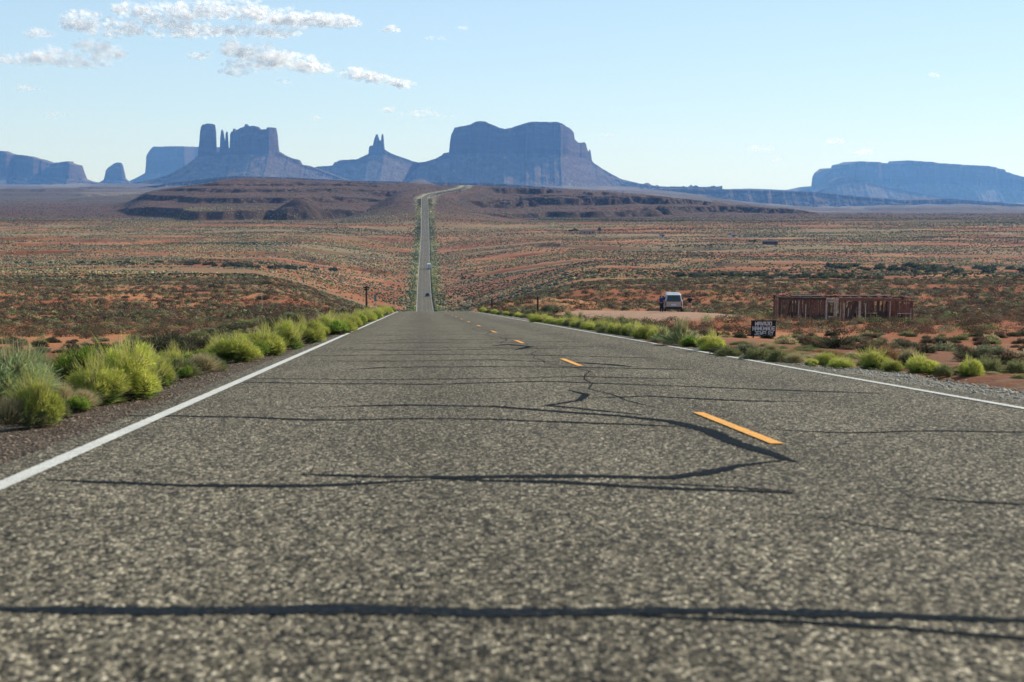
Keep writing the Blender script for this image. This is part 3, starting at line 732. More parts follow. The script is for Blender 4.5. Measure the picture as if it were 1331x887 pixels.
# ------------------------------------------------------------------ clouds (far beyond and above the haze)
def mat_cloud():
    m, nt, out = new_mat('cloud'); P = pos(nt)
    lw = N(nt, 'ShaderNodeLayerWeight'); lw.inputs[0].default_value = 0.5
    n = noise(nt, P, 0.0035, 3, 0.5)
    a = ramp(nt, lw.outputs['Facing'], [(0.0, 0.30), (0.35, 0.20), (0.8, 0.0)])
    nn = ramp(nt, n, [(0.40, 0.05), (0.58, 1.0)])
    oi = N(nt, 'ShaderNodeObjectInfo'); sc_ = N(nt, 'ShaderNodeSeparateColor'); L(nt, oi.outputs['Color'], sc_.inputs[0])
    mu = N(nt, 'ShaderNodeMath', operation='MULTIPLY'); L(nt, a, mu.inputs[0]); L(nt, nn, mu.inputs[1])
    mu2 = N(nt, 'ShaderNodeMath', operation='MULTIPLY'); L(nt, mu.outputs[0], mu2.inputs[0]); L(nt, oi.outputs['Alpha'], mu2.inputs[1])
    d = N(nt, 'ShaderNodeBsdfDiffuse'); d.inputs[0].default_value = (1, 1, 1, 1)
    t = N(nt, 'ShaderNodeBsdfTranslucent'); t.inputs[0].default_value = (1, 1, 1, 1)
    mx = N(nt, 'ShaderNodeMixShader'); mx.inputs[0].default_value = 0.92; L(nt, d.outputs[0], mx.inputs[1]); L(nt, t.outputs[0], mx.inputs[2])
    tr = N(nt, 'ShaderNodeBsdfTransparent'); m2 = N(nt, 'ShaderNodeMixShader')
    L(nt, mu2.outputs[0], m2.inputs[0]); L(nt, tr.outputs[0], m2.inputs[1]); L(nt, mx.outputs[0], m2.inputs[2])
    L(nt, m2.outputs[0], out.inputs[0]); return m
M['cloud'] = mat_cloud()
def ico(sub):
    import bmesh
    bm = bmesh.new(); bmesh.ops.create_icosphere(bm, subdivisions=sub, radius=1)
    V = np.array([v.co[:] for v in bm.verts]); T = np.array([[v.index for v in f.verts] for f in bm.faces]); bm.free(); return V, T
ICO2 = ico(2)
def cloud(label, lobes, alpha=1.0, seed=0, group=None, Yd=30000):
    """lobes: (px, py, rx, ry) in photograph pixels at distance Yd, filled with puffs that have real depth"""
    r = np.random.RandomState(seed); Vs = []; Ts = []; b = 0; mpp = Yd / F
    for (px, py, rx, ry) in lobes:
        n = int(26 + rx * ry / 4.0)
        n = min(n, 130)
        for i in range(n):
            u = r.uniform(-1, 1); w = r.uniform(-1, 1); v = r.uniform(-0.9, 1.0)
            if u * u + v * v > 1: continue
            lump = 0.65 + 0.35 * float(vnoise(np.array([px / 9 + u * rx / 6]), np.array([seed * 3.1]), 5)[0])
            v = v * lump if v > 0 else v * 0.55
            rad = r.uniform(0.35, 0.8) * min(ry * 1.0, 10) * (1 - 0.35 * abs(u)) * mpp
            c = at(px + u * rx, py - v * ry, Yd); c.y += w * rx * mpp * 0.5
            V, T = ICO2
            d = 1 + 0.35 * (vnoise(V[:, 0] * 2.2 + i, V[:, 1] * 2.2 + V[:, 2] * 3, seed) - 0.5) * 2
            Vs.append(V * d[:, None] * rad * np.array([1.25, 1.25, 0.85]) + np.array(c)); Ts.append(T + b); b += len(V)
    me = np_mesh('cloud', np.concatenate(Vs), np.concatenate(Ts), M['cloud'], 3, True)
    o = link('cloud', me); o.color = (1, 1, 1, alpha); tag(o, label, 'cloud', group); return o
cloud('largest white cloud, a long lumpy bank along the top left of the sky', [(105, 30, 26, 20), (150, 38, 45, 16), (170, 14, 26, 10), (215, 22, 34, 20), (260, 14, 40, 18), (310, 14, 44, 20), (350, 22, 40, 16), (390, 28, 40, 14), (430, 28, 34, 11), (455, 30, 20, 7), (240, 40, 60, 13), (330, 42, 60, 9)], 1.0, 1)
cloud('wispy flat cloud low at the left edge, under the long bank', [(0, 76, 10, 7), (40, 78, 35, 11), (65, 72, 28, 12), (105, 82, 40, 9), (140, 70, 28, 12), (120, 60, 25, 10)], 0.55, 2)
cloud('middle-sized white cloud hanging just under the long bank', [(262, 73, 20, 6), (305, 66, 20, 13), (340, 72, 32, 16), (375, 80, 36, 13), (410, 90, 26, 9), (308, 94, 22, 7), (330, 84, 40, 8)], 0.85, 3)
cloud('slim white cloud sloping down to the right, above the twin-pointed butte', [(462, 97, 20, 9), (485, 103, 22, 8), (512, 107, 16, 7), (527, 111, 14, 7)], 0.95, 4)
cloud('small bright oval cloud right of the long bank', [(509, 39, 13, 6)], 0.9, 5)
cloud('tiny wisp near the top, just right of the oval cloud', [(566, 50, 13, 3.5)], 0.7, 6)
cloud('tiny faint wisp near the top, second to the right of the oval cloud', [(602, 37, 9, 3)], 0.45, 21)
cloud('small soft cloud above the left end of the long bank', [(50, 44, 20, 7)], 0.55, 7)
cloud('small soft cloud alone at the left, below the wispy one', [(35, 115, 18, 5)], 0.6, 8)
cloud('flat cream cloud low in the sky, between twin-pointed and broad butte', [(505, 143, 9, 5), (545, 148, 26, 6), (582, 151, 10, 3)], 0.6, 9)
cloud('little faint puff below the middle-sized cloud', [(368, 107, 9, 4.5)], 0.55, 10)
cloud('faint puff low above the spired butte', [(72, 150, 18, 4)], 0.3, 11)
cloud('faint puff right of the spired butte', [(412, 153, 7, 3)], 0.4, 12)
cloud('small flat cloud low at the right, left of a wispy pair', [(987, 193, 18, 4.5)], 0.65, 13)
cloud('small bright cloud above the right-hand mesa, uppermost of a pair', [(1090, 184, 16, 5)], 0.7, 14)
cloud('small bright cloud above the right-hand mesa, lower and right of its pair', [(1122, 198, 15, 5)], 0.7, 22)
cloud('little sliver of cloud just right of the broad butte', [(790, 176, 11, 3)], 0.5, 15)
cloud('tiny sliver of cloud highest at the right', [(1215, 98, 8, 3.5)], 0.5, 16)
cloud('dim wisp low left of the right-hand mesa', [(1008, 208, 7, 4.5)], 0.4, 17)

# ------------------------------------------------------------------ haze
def haze():
    b = MB(); Y0, Y1 = -90000, 96000
    b.V = []; 
    top = 420; bot = -262
    b.box((0, (-800 + 16800) / 2, (top + bot) / 2), (54000, 17600, top - bot))
    m, nt, out = new_mat('haze_air')
    v = N(nt, 'ShaderNodeVolumePrincipled'); v.inputs['Color'].default_value = (0.18, 0.44, 1.0, 1); v.inputs['Absorption Color'].default_value = (1, 1, 1, 1)
    v.inputs['Density'].default_value = 5.3e-5; v.inputs['Anisotropy'].default_value = 0.25
    L(nt, v.outputs[0], out.inputs['Volume'])
    o = b.build('haze', m); tag(o, kind='stuff')
    return o
haze()

# ------------------------------------------------------------------ plants
def blades(n, R, Hh, cols, seed, w=0.010, root=0.25, start=(0.15, 0.6), up=0.15, bend=0.15, tipr=(0.8, 1.05), leafy=0, spread=1.0, lumps=0):
    """a shrub or tuft as n thin tapering leaves/stems that fill a dome; returns verts, tris, face colours"""
    r = np.random.RandomState(seed)
    ph = r.uniform(0, 2 * np.pi, n); ct = r.uniform(up, 1.0, n); stt = np.sqrt(1 - ct**2) * spread
    d = np.stack([stt * np.cos(ph), stt * np.sin(ph), ct], -1)
    rad = r.uniform(tipr[0], tipr[1], n)
    if lumps:
        rad = rad * (1 + lumps * fbm(d[:, 0] * 2.2 + seed, d[:, 1] * 2.2 + d[:, 2] * 1.7, 3, seed))
    tip = d * rad[:, None] * np.array([R, R, Hh])
    st_ = r.uniform(start[0], start[1], n)[:, None]
    rt = np.stack([r.normal(0, R * root * 0.5, n), r.normal(0, R * root * 0.5, n), np.zeros(n)], -1)
    a = rt + (tip - rt) * st_
    tip = tip + r.normal(0, bend * R * 0.3, (n, 3)) * np.array([1, 1, 0.4])
    mid = a + (tip - a) * 0.55 + r.normal(0, 0.02 * R, (n, 3))
    ax = tip - a; side = np.cross(ax, r.normal(0, 1, (n, 3))); side /= np.linalg.norm(side, axis=1)[:, None] + 1e-9
    ww = (w * r.uniform(0.6, 1.4, n))[:, None]
    V = np.stack([a - side * ww * 0.4, mid + side * ww, mid - side * ww, tip], 1)     # 4 verts per blade
    V[..., 2] = np.maximum(V[..., 2], -0.02)
    T = np.array([[0, 1, 2], [1, 3, 2]]) + (np.arange(n) * 4)[:, None, None]
    cols = np.array(cols); k = r.randint(0, len(cols), n)
    c = cols[k] * r.uniform(0.75, 1.2, n)[:, None]
    fc = np.repeat(c, 2, axis=0)
    return V.reshape(-1, 3), T.reshape(-1, 3), fc
def join(parts):
    Vs, Ts, Cs, b = [], [], [], 0
    for V, T, c in parts: Vs.append(V); Ts.append(T + b); Cs.append(c); b += len(V)
    return np.concatenate(Vs), np.concatenate(Ts), np.concatenate(Cs)
LIME = [(0.58, 0.56, 0.11), (0.47, 0.51, 0.10), (0.70, 0.66, 0.18), (0.31, 0.38, 0.07)]
GREEN = [(0.13, 0.24, 0.04), (0.19, 0.31, 0.05), (0.24, 0.34, 0.05), (0.09, 0.17, 0.04)]
SAGE = [(0.17, 0.18, 0.10), (0.23, 0.235, 0.13), (0.11, 0.115, 0.065), (0.26, 0.25, 0.14)]
TALL = [(0.32, 0.39, 0.17), (0.40, 0.46, 0.21), (0.22, 0.29, 0.12), (0.50, 0.53, 0.27)]
DARK = [(0.075, 0.075, 0.042), (0.10, 0.095, 0.055), (0.115, 0.085, 0.055), (0.05, 0.052, 0.032)]
BROWN = [(0.15, 0.095, 0.062), (0.11, 0.075, 0.05), (0.20, 0.135, 0.085), (0.10, 0.09, 0.05)]
STRAW = [(0.46, 0.38, 0.20), (0.38, 0.30, 0.15), (0.55, 0.46, 0.27), (0.30, 0.28, 0.12)]
OLIVE = [(0.20, 0.22, 0.09), (0.27, 0.27, 0.11), (0.14, 0.16, 0.07), (0.34, 0.31, 0.14)]
RUST = [(0.34, 0.17, 0.08), (0.27, 0.14, 0.07), (0.40, 0.24, 0.12)]
def clumped(n, R, Hh, cols, seed, k=16, w=0.006, sub=0.36, start=(0.35, 0.8)):
    r = np.random.RandomState(seed); out = []
    for i in range(k):
        ph = r.uniform(0, 6.283); q = math.sqrt(r.uniform(0, 1)); rr = sub * r.uniform(0.75, 1.25)
        x, y = R * (1 - sub * 0.8) * q * math.cos(ph), R * (1 - sub * 0.8) * q * math.sin(ph)
        z = Hh * (1 - rr) * math.sqrt(max(0, 1 - q * q)) * r.uniform(0.35, 1.0)
        V, T, c = blades(n // k, R * rr, Hh * rr * 1.15, cols, seed + i, w, up=-0.35, start=start, lumps=0.4, root=0.4, bend=0.35)
        V = V + np.array([x, y, z + Hh * rr * 0.25]); V[:, 2] = np.maximum(V[:, 2], -0.02)
        out.append((V, T, c * r.uniform(0.82, 1.15)))
    return join(out)
def proto(name, parts): 
    V, T, c = join(parts); return np_mesh(name, V, T, M['foliage'], 3, False, fcolors=c)
PR = {
 'lime': [proto('rabbitbrush_leaves', [clumped(15000, 0.5, 0.5, LIME, 10 + 40 * i, 24 - 3 * i, 0.0032, 0.34, (0.45, 0.85)), blades(900, 0.40, 0.38, GREEN, 20 + i, 0.008, up=0), blades(1100, 0.46, 0.54, LIME + STRAW[:2], 24 + i, 0.003, up=0.45, start=(0.5, 0.85), lumps=0.9), blades(260, 0.52, 0.50, STRAW + BROWN, 28 + i, 0.004, up=0.0, start=(0.2, 0.6), bend=0.5)]) for i in range(4)],
 'green': [proto('green_leaves', [clumped(13000, 0.5, 0.5, GREEN + LIME[:1], 230 + 40 * i, 20, 0.0034), blades(900, 0.44, 0.42, DARK, 40 + i, 0.008)]) for i in range(2)],
 'tall': [proto('tall_stems', [clumped(16000, 0.5, 0.66, TALL, 330 + 40 * i, 30, 0.003, 0.34), blades(160, 0.40, 0.95, STRAW, 55 + i, 0.004, up=0.8, start=(0.1, 0.4), tipr=(0.6, 1.0))]) for i in range(2)],
 'dark': [proto('dark_twigs', [clumped(4200, 0.5, 0.5, DARK + SAGE[:1], 430 + 40 * i, 15, 0.006)]) for i in range(2)],
 'sage': [proto('sage_leaves', [clumped(4200, 0.5, 0.5, SAGE, 530 + 40 * i, 15, 0.006), blades(500, 0.42, 0.42, DARK, 75 + i, 0.008)]) for i in range(2)],
 'straw': [proto('dry_grass', [blades(2200, 0.48, 0.52, STRAW, 80 + i, 0.004, up=0.25, start=(0.05, 0.6), bend=0.5)]) for i in range(2)],
 'olive': [proto('olive_leaves', [blades(2800, 0.5, 0.5, OLIVE, 90 + i, 0.006, up=0.0, start=(0.3, 0.8), lumps=0.6)]) for i in range(2)],
 'rust': [proto('rust_stems', [blades(2400, 0.5, 0.5, RUST + STRAW[:1], 95, 0.005, up=0.1, start=(0.3, 0.8), lumps=0.5)])],
 'wisp': [proto('wispy_stems', [blades(700, 0.5, 0.5, TALL + OLIVE, 98, 0.006, up=0.35, start=(0.1, 0.6), lumps=0.5), blades(130, 0.45, 1.0, OLIVE + STRAW, 99, 0.006, up=0.85, start=(0.1, 0.5), tipr=(0.6, 1.0)), blades(300, 0.6, 0.25, RUST, 97, 0.006)])],
}
rp_ = random.Random(11)
def plant(kind, px, py, w, h, label, cat, name, group=None, Y=None):
    """a plant whose foot shows at photograph pixel (px, py), w x h pixels large there"""
    p = hit(px, py) if Y is None else Vector((float(slope(px, py)[0]) * Y, Y, 0))
    p.z = h1(p.x, p.y)
    me = rp_.choice(PR[kind]); o = link(name, me)
    k = p.y / F
    o.location = (p.x, p.y, p.z - 0.02); o.rotation_euler = (0, 0, rp_.uniform(0, 6.28))
    o.scale = (1.22 * w * k * rp_.uniform(.95, 1.15), 1.2 * w * k * rp_.uniform(.9, 1.1), h * k * rp_.uniform(.86, 1.04) / (0.5 if kind not in ('wisp', 'tall') else 0.72))
    tag(o, label, cat, group); return o
RB, RBC = 'rabbitbrush', 'bush'
PL = [
 # left verge, nearest first
 ('tall', 22, 536, 120, 100, 'tall grey-green feathery bush at the left edge of the photo, highest on the verge', 'bush', 'sagebrush'),
 ('tall', -45, 540, 110, 85, 'grey-green feathery bush cut off by the left edge of the photo', 'bush', 'sagebrush'),
 ('lime', 48, 548, 62, 55, 'yellow-green mound with dry stalks at the foot of the tall feathery bush', 'bush', RB),
 ('straw', 12, 552, 50, 42, 'dry straw tuft in the lower left corner of the verge', 'grass tuft', 'grass_tuft'),
 ('straw', 82, 532, 34, 46, 'dry straw stalks between the tall feathery bush and the lime mounds', 'grass tuft', 'grass_tuft'),
 ('green', 118, 500, 86, 56, 'dark green bush with a pale top behind the front lime mound', 'bush', RB),
 ('lime', 126, 520, 74, 50, 'bright lime mound standing furthest forward by the left gravel', 'bush', RB),
 ('lime', 170, 514, 80, 66, 'large lime bush in the middle of the left-hand clump', 'bush', RB),
 ('lime', 205, 500, 46, 40, 'small lime mound at the right end of the left-hand clump', 'bush', RB),
 ('dark', 212, 468, 92, 44, 'wide dark twiggy bush behind the tan grass clump', 'bush', 'dark_shrub'),
 ('olive', 233, 487, 40, 28, 'low olive tuft left of the tan grass clump', 'grass tuft', 'grass_tuft'),
 ('straw', 263, 482, 40, 30, 'rounded tan grass clump beside the left gravel', 'grass tuft', 'grass_tuft'),
 ('dark', 262, 460, 60, 32, 'blackish green bush touching the first lime row bush', 'bush', 'dark_shrub'),
 ('lime', 303, 468, 66, 38, 'first and widest lime bush of the long left-hand row', 'bush', RB),
 ('green', 330, 462, 36, 24, 'blue-green small bush in front of the long left-hand row', 'bush', RB),
 ('lime', 343, 460, 50, 34, 'second lime bush of the long left-hand row', 'bush', RB),
 ('lime', 375, 452, 44, 34, 'third lime bush of the long left-hand row', 'bush', RB),
 ('lime', 402, 445, 38, 28, 'fourth lime bush of the long left-hand row', 'bush', RB),
 ('lime', 426, 434, 30, 28, 'round taller lime bush near the middle of the long left-hand row', 'bush', RB),
 ('green', 445, 427, 18, 16, 'dark green round bush among the lime ones in the left-hand row', 'bush', RB),
 ('dark', 352, 431, 42, 24, 'dark round bush behind the lime row on the left', 'bush', 'dark_shrub'),
 ('dark', 388, 424, 26, 16, 'brownish dark bush behind the lime row on the left', 'bush', 'dark_shrub'),
 ('dark', 293, 440, 44, 14, 'flat dark bush on the red soil behind the lime row', 'bush', 'dark_shrub'),
 # right verge
 ('lime', 697, 419, 18, 12, 'first lime bush on the right verge, beside the dark utility pole', 'bush', RB),
 ('wisp', 885, 449, 54, 36, 'tall wispy plant with bare upright stems on the right verge', 'bush', 'wispy_shrub'),
 ('wisp', 862, 445, 40, 24, 'ragged grassy plant left of the tall wispy plant', 'bush', 'wispy_shrub'),
 ('lime', 925, 456, 32, 23, 'domed lime bush right of the tall wispy plant', 'bush', RB),
 ('dark', 934, 461, 24, 14, 'dark blue-green low bush in front of the domed lime bush', 'bush', 'dark_shrub'),
 ('green', 898, 451, 26, 18, 'dark green bush at the foot of the tall wispy plant', 'bush', RB),
 ('sage', 966, 461, 40, 20, 'grey-green bush left of the lettered board', 'bush', 'sagebrush'),
 ('olive', 950, 463, 28, 16, 'olive tuft between the domed lime bush and the grey-green bush', 'grass tuft', 'grass_tuft'),
 ('olive', 985, 467, 40, 18, 'olive grass below the lettered board', 'grass tuft', 'grass_tuft'),
 ('straw', 1003, 455, 22, 9, 'pale straw tuft right under the lettered board', 'grass tuft', 'grass_tuft'),
 ('olive', 1012, 470, 32, 18, 'yellow-olive tuft just past the lettered board', 'grass tuft', 'grass_tuft'),
 ('straw', 1034, 471, 28, 15, 'ochre rounded tuft between olive tuft and lime dome', 'grass tuft', 'grass_tuft'),
 ('lime', 1054, 473, 20, 9, 'lowest lime bush beside the right gravel', 'bush', RB),
 ('lime', 1078, 473, 38, 17, 'lime dome on the right verge with a smaller bush leaning on it', 'bush', RB),
 ('lime', 1093, 476, 28, 12, 'smaller lime bush leaning on the dome left of the orange plant', 'bush', RB),
 ('rust', 1150, 468, 34, 18, 'orange dry plant behind the lime pair', 'bush', 'dry_shrub'),
 ('lime', 1135, 478, 42, 22, 'larger bush of the lime pair in front of the orange plant', 'bush', RB),
 ('lime', 1160, 481, 24, 15, 'smaller bush of the lime pair in front of the orange plant', 'bush', RB),
 ('dark', 1178, 480, 20, 26, 'dark green upright bush with a straw crown between lime bushes', 'bush', 'dark_shrub'),
 ('straw', 1182, 474, 26, 26, 'straw-coloured crown of grass behind the upright dark bush', 'grass tuft', 'grass_tuft'),
 ('lime', 1199, 484, 40, 22, 'round lime bush right of the upright dark bush', 'bush', RB),
 ('olive', 1228, 486, 24, 16, 'small pale olive bush right of the round lime bush', 'bush', RB),
 ('dark', 1246, 486, 28, 7, 'dark flat weeds at the gravel edge on the right', 'bush', 'dark_shrub'),
 ('lime', 1261, 488, 30, 22, 'yellowish lime bush left of the bare red patch', 'bush', RB),
 ('olive', 1286, 485, 36, 24, 'olive bush with straw tips behind the bare red patch', 'bush', RB),
 ('olive', 1322, 485, 26, 20, 'olive bush at the right edge of the photo beyond the bare red patch', 'bush', RB),
 ('dark', 1262, 470, 60, 18, 'brown twiggy thicket right of the leaning shack, nearest the verge', 'bush', 'dark_shrub'),
 ('sage', 693, 411, 22, 12, 'grey round bush left of the dark utility pole on the right', 'bush', 'sagebrush'),
 ('sage', 716, 408, 26, 16, 'big grey-green bush right of the dark utility pole', 'bush', 'sagebrush'),
 ('sage', 675, 408, 16, 10, 'pale grey bush where the right verge meets the crest', 'bush', 'sagebrush'),
]
for (kind, px, py, w, h, lab, cat, nm) in PL: plant(kind, px, py, w, h, lab, cat, nm)
# the two continuous rows of rabbitbrush that run on to the crest
GL = 'lime bushes of the left row near the crest'; GR = 'lime bushes of the right row towards the crest'
for i in range(13):
    q = i / 12; px = lerp(438, 508, q); py = lerp(436, 405.5, q ** 0.9) + rp_.uniform(-1, 1)
    plant('lime' if i % 4 else 'green', px, py, lerp(30, 15, q), lerp(24, 9, q), 'small lime bush in the crowded left row just before the crest', 'bush', RB, GL)
for i in range(27):
    q = i / 26; px = lerp(704, 858, q); py = lerp(420, 444.5, q) - 1.5 + rp_.uniform(-2.0, 0.5)
    plant('lime' if i % 3 else 'olive', px, py, lerp(15, 24, q) * rp_.uniform(.8, 1.2), lerp(8, 17, q) * rp_.uniform(.8, 1.2), 'small lime bush in the crowded row along the right verge', 'bush', RB, GR)
for i in range(9):
    q = i / 8; px = lerp(628, 690, q); py = lerp(407, 415, q)
    plant('olive' if i % 2 else 'lime', px, py - 1, 11, 6, 'small lime bush in the crowded row along the right verge', 'bush', RB, GR)
for i in range(14):
    px = rp_.uniform(735, 862); py = lerp(420, 440, (px - 735) / 127) - rp_.uniform(3, 6)
    plant(rp_.choice(['wisp', 'olive', 'sage']), px, py, rp_.uniform(14, 24), rp_.uniform(9, 16), 'straggly weed behind the crowded lime row on the right', 'weed', 'weed', 'straggly weeds behind the right row')
for i in range(16):
    px = rp_.uniform(180, 400); py = lerp(462, 420, (px - 180) / 220) - rp_.uniform(0, 10)
    plant(rp_.choice(['dark', 'sage', 'olive']), px, py, rp_.uniform(22, 44), rp_.uniform(9, 17), 'low dark shrub behind the long left-hand lime row', 'bush', 'dark_shrub', 'low dark shrubs behind the left row')

for i in range(22):
    q = i / 21; px = lerp(150, 445, q ** 0.8) + rp_.uniform(-6, 6); py = lerp(505, 431, (px - 150) / 295) - rp_.uniform(0, 5)
    plant('lime' if rp_.random() < .75 else 'green', px, py, lerp(44, 22, q) * rp_.uniform(.75, 1.2), lerp(30, 15, q) * rp_.uniform(.7, 1.2), 'smaller lime bush packed between the named bushes of the long left-hand row', 'bush', RB, 'smaller lime bushes packed into the left row')
for i in range(34):
    q = rp_.random(); px = lerp(30, 330, q); py = lerp(556, 466, q) - rp_.uniform(0, 22) * (1 - 0.5 * q)
    plant(rp_.choice(['straw', 'olive', 'olive', 'green']), px, py, lerp(44, 20, q) * rp_.uniform(.7, 1.2), lerp(28, 12, q) * rp_.uniform(.7, 1.2), 'low grassy tuft filling the gaps between the left roadside bushes', 'grass tuft', 'grass_tuft', 'grassy tufts between the left roadside bushes')
for i in range(60):
    q = rp_.random(); px = lerp(860, 1331, q); py = lerp(446, 500, q) - rp_.uniform(2, 14)
    plant(rp_.choice(['straw', 'olive', 'straw', 'olive', 'rust']), px, py, lerp(18, 26, q) * rp_.uniform(.7, 1.2), lerp(5, 8, q) * rp_.uniform(.7, 1.2), 'low grassy tuft filling the gaps between the right roadside bushes', 'grass tuft', 'grass_tuft', 'grassy tufts between the right roadside bushes')

# desert scrub: the 300 nearest are individuals, the rest one mass
SC_COL = [DARK, BROWN, SAGE, OLIVE, BROWN, STRAW, DARK]
SCP = []
for i, (cl, n) in enumerate(zip(SC_COL, [700] * 7)):
    V, T, c = join([blades(n, 0.5, 0.42, cl, 120 + i, 0.016, up=-0.05, start=(0.35, 0.8), lumps=0.7, bend=0.3), blades(n // 4, 0.4, 0.3, DARK, 130 + i, 0.02, up=0.0)])
    SCP.append(np_mesh('scrub_twigs', V, T, M['foliage'], 3, False, fcolors=c))
rn_ = np.random.RandomState(3)
def free(x, Y):
    s, t = st(x, Y); tr = t - road_t0(s)
    e = np.where(tr < 0, -tr - wl_(s), tr - wr_(s))
    pad = (((x - 12.5 - 0.05 * (Y - 136)) / 9.0) ** 2 + ((Y - 150) / 48) ** 4) > 1
    return (e > 3.2) & pad
NC_ = 13000
xx = rn_.uniform(-0.40, 0.40, NC_)
yy = 13 + 210 * rn_.uniform(0, 1, NC_) ** 0.55
X_ = xx * yy
dens = 0.75 + 0.7 * fbm(X_ / 7, yy / 7, 3, 150)
keep = free(X_, yy) & (rn_.uniform(0, 1, NC_) < dens)
X_, yy = X_[keep], yy[keep]
# thin to a minimum spacing
pts = []; grid = {}
for x, y in zip(X_, yy):
    if abs(x / y - 0.1772) < 0.0125 and 33 < y < 61.7: continue
    if abs(x - 26.7) < 6.3 and abs(y - 114.3) < 2.4: continue
    k = (int(x // 0.8), int(y // 0.8))
    if any((k[0] + a, k[1] + b) in grid and math.hypot(grid[(k[0] + a, k[1] + b)][0] - x, grid[(k[0] + a, k[1] + b)][1] - y) < (0.72 if y < 50 else 1.0) for a in (-1, 0, 1) for b in (-1, 0, 1)): continue
    grid[k] = (x, y); pts.append((x, y))
pts.sort(key=lambda p: p[1])
ind, mass = pts[:300], pts[300:]
zs_ = H(np.array([p[0] for p in ind]), np.array([p[1] for p in ind]))
KN = ['dark olive', 'brown', 'grey-green', 'olive', 'reddish brown', 'straw-coloured', 'nearly black']
for (x, y), z in zip(ind, zs_):
    i = rp_.randrange(7); o = link('desert_shrub', SCP[i])
    kk = rp_.uniform(0.4, 0.85) * (0.8 if y < 25 else 1.0); o.location = (x, y, z - 0.02); o.rotation_euler = (0, 0, rp_.uniform(0, 6.28)); o.scale = (kk, kk * rp_.uniform(.8, 1.2), kk * rp_.uniform(.55, 0.95))
    side = 'left' if x < -0.065 * y + 1 else 'right'
    tag(o, f'small {KN[i]} desert shrub scattered on red soil {side} of the road', 'shrub', f'{KN[i]} shrubs on red soil {side} of the road')

def clumpset(n, X, Y, size, hgt, pal, seed, kind):
    """n plants as one vertex soup; kind = number of leaf faces each"""
    r = np.random.RandomState(seed)
    Z = H(X, Y)
    m = kind
    ph = r.uniform(0, 2 * np.pi, (n, m)); ct = r.uniform(-0.05, 1.0, (n, m)); s_ = np.sqrt(1 - ct**2)
    rad = r.uniform(0.55, 1.05, (n, m))
    d = np.stack([s_ * np.cos(ph), s_ * np.sin(ph), np.abs(ct)], -1) * rad[..., None]
    c = d * np.stack([size, size, hgt], -1)[:, None, :] + np.stack([X, Y, Z], -1)[:, None, :]
    fs = (size / math.sqrt(m) * 2.3)[:, None, None]
    nn_ = np.stack([s_ * np.cos(ph), s_ * np.sin(ph), np.abs(ct)], -1) + r.normal(0, 0.35, (n, m, 3))
    a = np.cross(nn_, r.normal(0, 1, (n, m, 3))); b = np.cross(nn_, a) + 0.6 * a
    a /= np.linalg.norm(a, axis=-1)[..., None]; b /= np.linalg.norm(b, axis=-1)[..., None]
    zsq = np.array([1, 1, 0.8])
    V = np.stack([c + a * fs * 0.6 * zsq, c + b * fs * 0.6 * zsq, c - (a + b) * fs * 0.45 * zsq], 2)
    T = np.arange(n * m * 3).reshape(-1, 3)
    pc = pal[r.randint(0, len(pal), n)] * r.uniform(0.7, 1.25, n)[:, None]
    fc = np.repeat(pc, m, axis=0) * r.uniform(0.75, 1.25, (n * m, 1))
    return V.reshape(-1, 3), T, fc
def domeset(n, X, Y, size, hgt, pal, seed):
    """small plants seen from far: jittered 5-sided domes"""
    r = np.random.RandomState(seed); Z = H(X, Y)
    ang = r.uniform(0, 6.28, n)[:, None] + np.arange(5) * 2 * np.pi / 5 + r.uniform(-.3, .3, (n, 5))
    rr = size[:, None] * r.uniform(0.75, 1.2, (n, 5))
    lo = np.stack([X[:, None] + rr * np.cos(ang), Y[:, None] + rr * np.sin(ang), np.broadcast_to(Z[:, None] - 0.1, (n, 5))], -1)
    hi = np.stack([X[:, None] + 0.8 * rr * np.cos(ang), Y[:, None] + 0.8 * rr * np.sin(ang), Z[:, None] + hgt[:, None] * r.uniform(0.5, 0.9, (n, 5))], -1)
    tp = np.stack([X, Y, Z + hgt], -1)[:, None, :]
    V = np.concatenate([lo, hi, tp], 1)
    t = []
    for i in range(5):
        j = (i + 1) % 5; t += [[i, j, 5 + j], [i, 5 + j, 5 + i], [5 + i, 5 + j, 10]]
    T = np.array(t)[None] + (np.arange(n) * 11)[:, None, None]
    pc = pal[r.randint(0, len(pal), n)] * r.uniform(0.65, 1.25, n)[:, None]
    reg = 1.2 * fbm(X / 130, Y / 38, 4, 400)[:, None]; reg2 = fbm(X / 45, Y / 22, 3, 401)[:, None]
    pc = pc * (1 + 0.8 * reg) * np.concatenate([1 + 0.5 * reg2, 1 + 0.2 * reg2, 1 - 0.1 * reg2], 1)
    fc = np.repeat(pc, 15, axis=0) * r.uniform(0.8, 1.2, (n * 15, 1))
    return V.reshape(-1, 3), T.reshape(-1, 3), fc
palN = 1.1 * np.array(DARK + BROWN + SAGE + OLIVE[:3] + BROWN + BROWN + DARK[:2] + STRAW[1:2] + [(0.20, 0.11, 0.07)] * 2)
palF = 0.82 * np.array(SAGE + OLIVE + OLIVE + DARK[:2] + STRAW + BROWN[:3] + [(0.32, 0.27, 0.13)] * 4)
parts = []
mx_ = np.array([p[0] for p in mass]); my_ = np.array([p[1] for p in mass])
extra = 34000
ex = rn_.uniform(-0.42, 0.42, extra); ey = np.sqrt(rn_.uniform(0, 1, extra) * (420**2 - 60**2) + 60**2); exx = ex * ey
dn = 0.62 + 0.7 * fbm(exx / 14, ey / 12, 3, 151)
kp = free(exx, ey) & (ey > 130) & (rn_.uniform(0, 1, extra) < dn) & ~((np.abs(exx - 26.7) < 6.3) & (np.abs(ey - 114.3) < 2.4)) & ~((np.abs(exx / ey - 0.1772) < 0.0125) & (ey < 61.7))
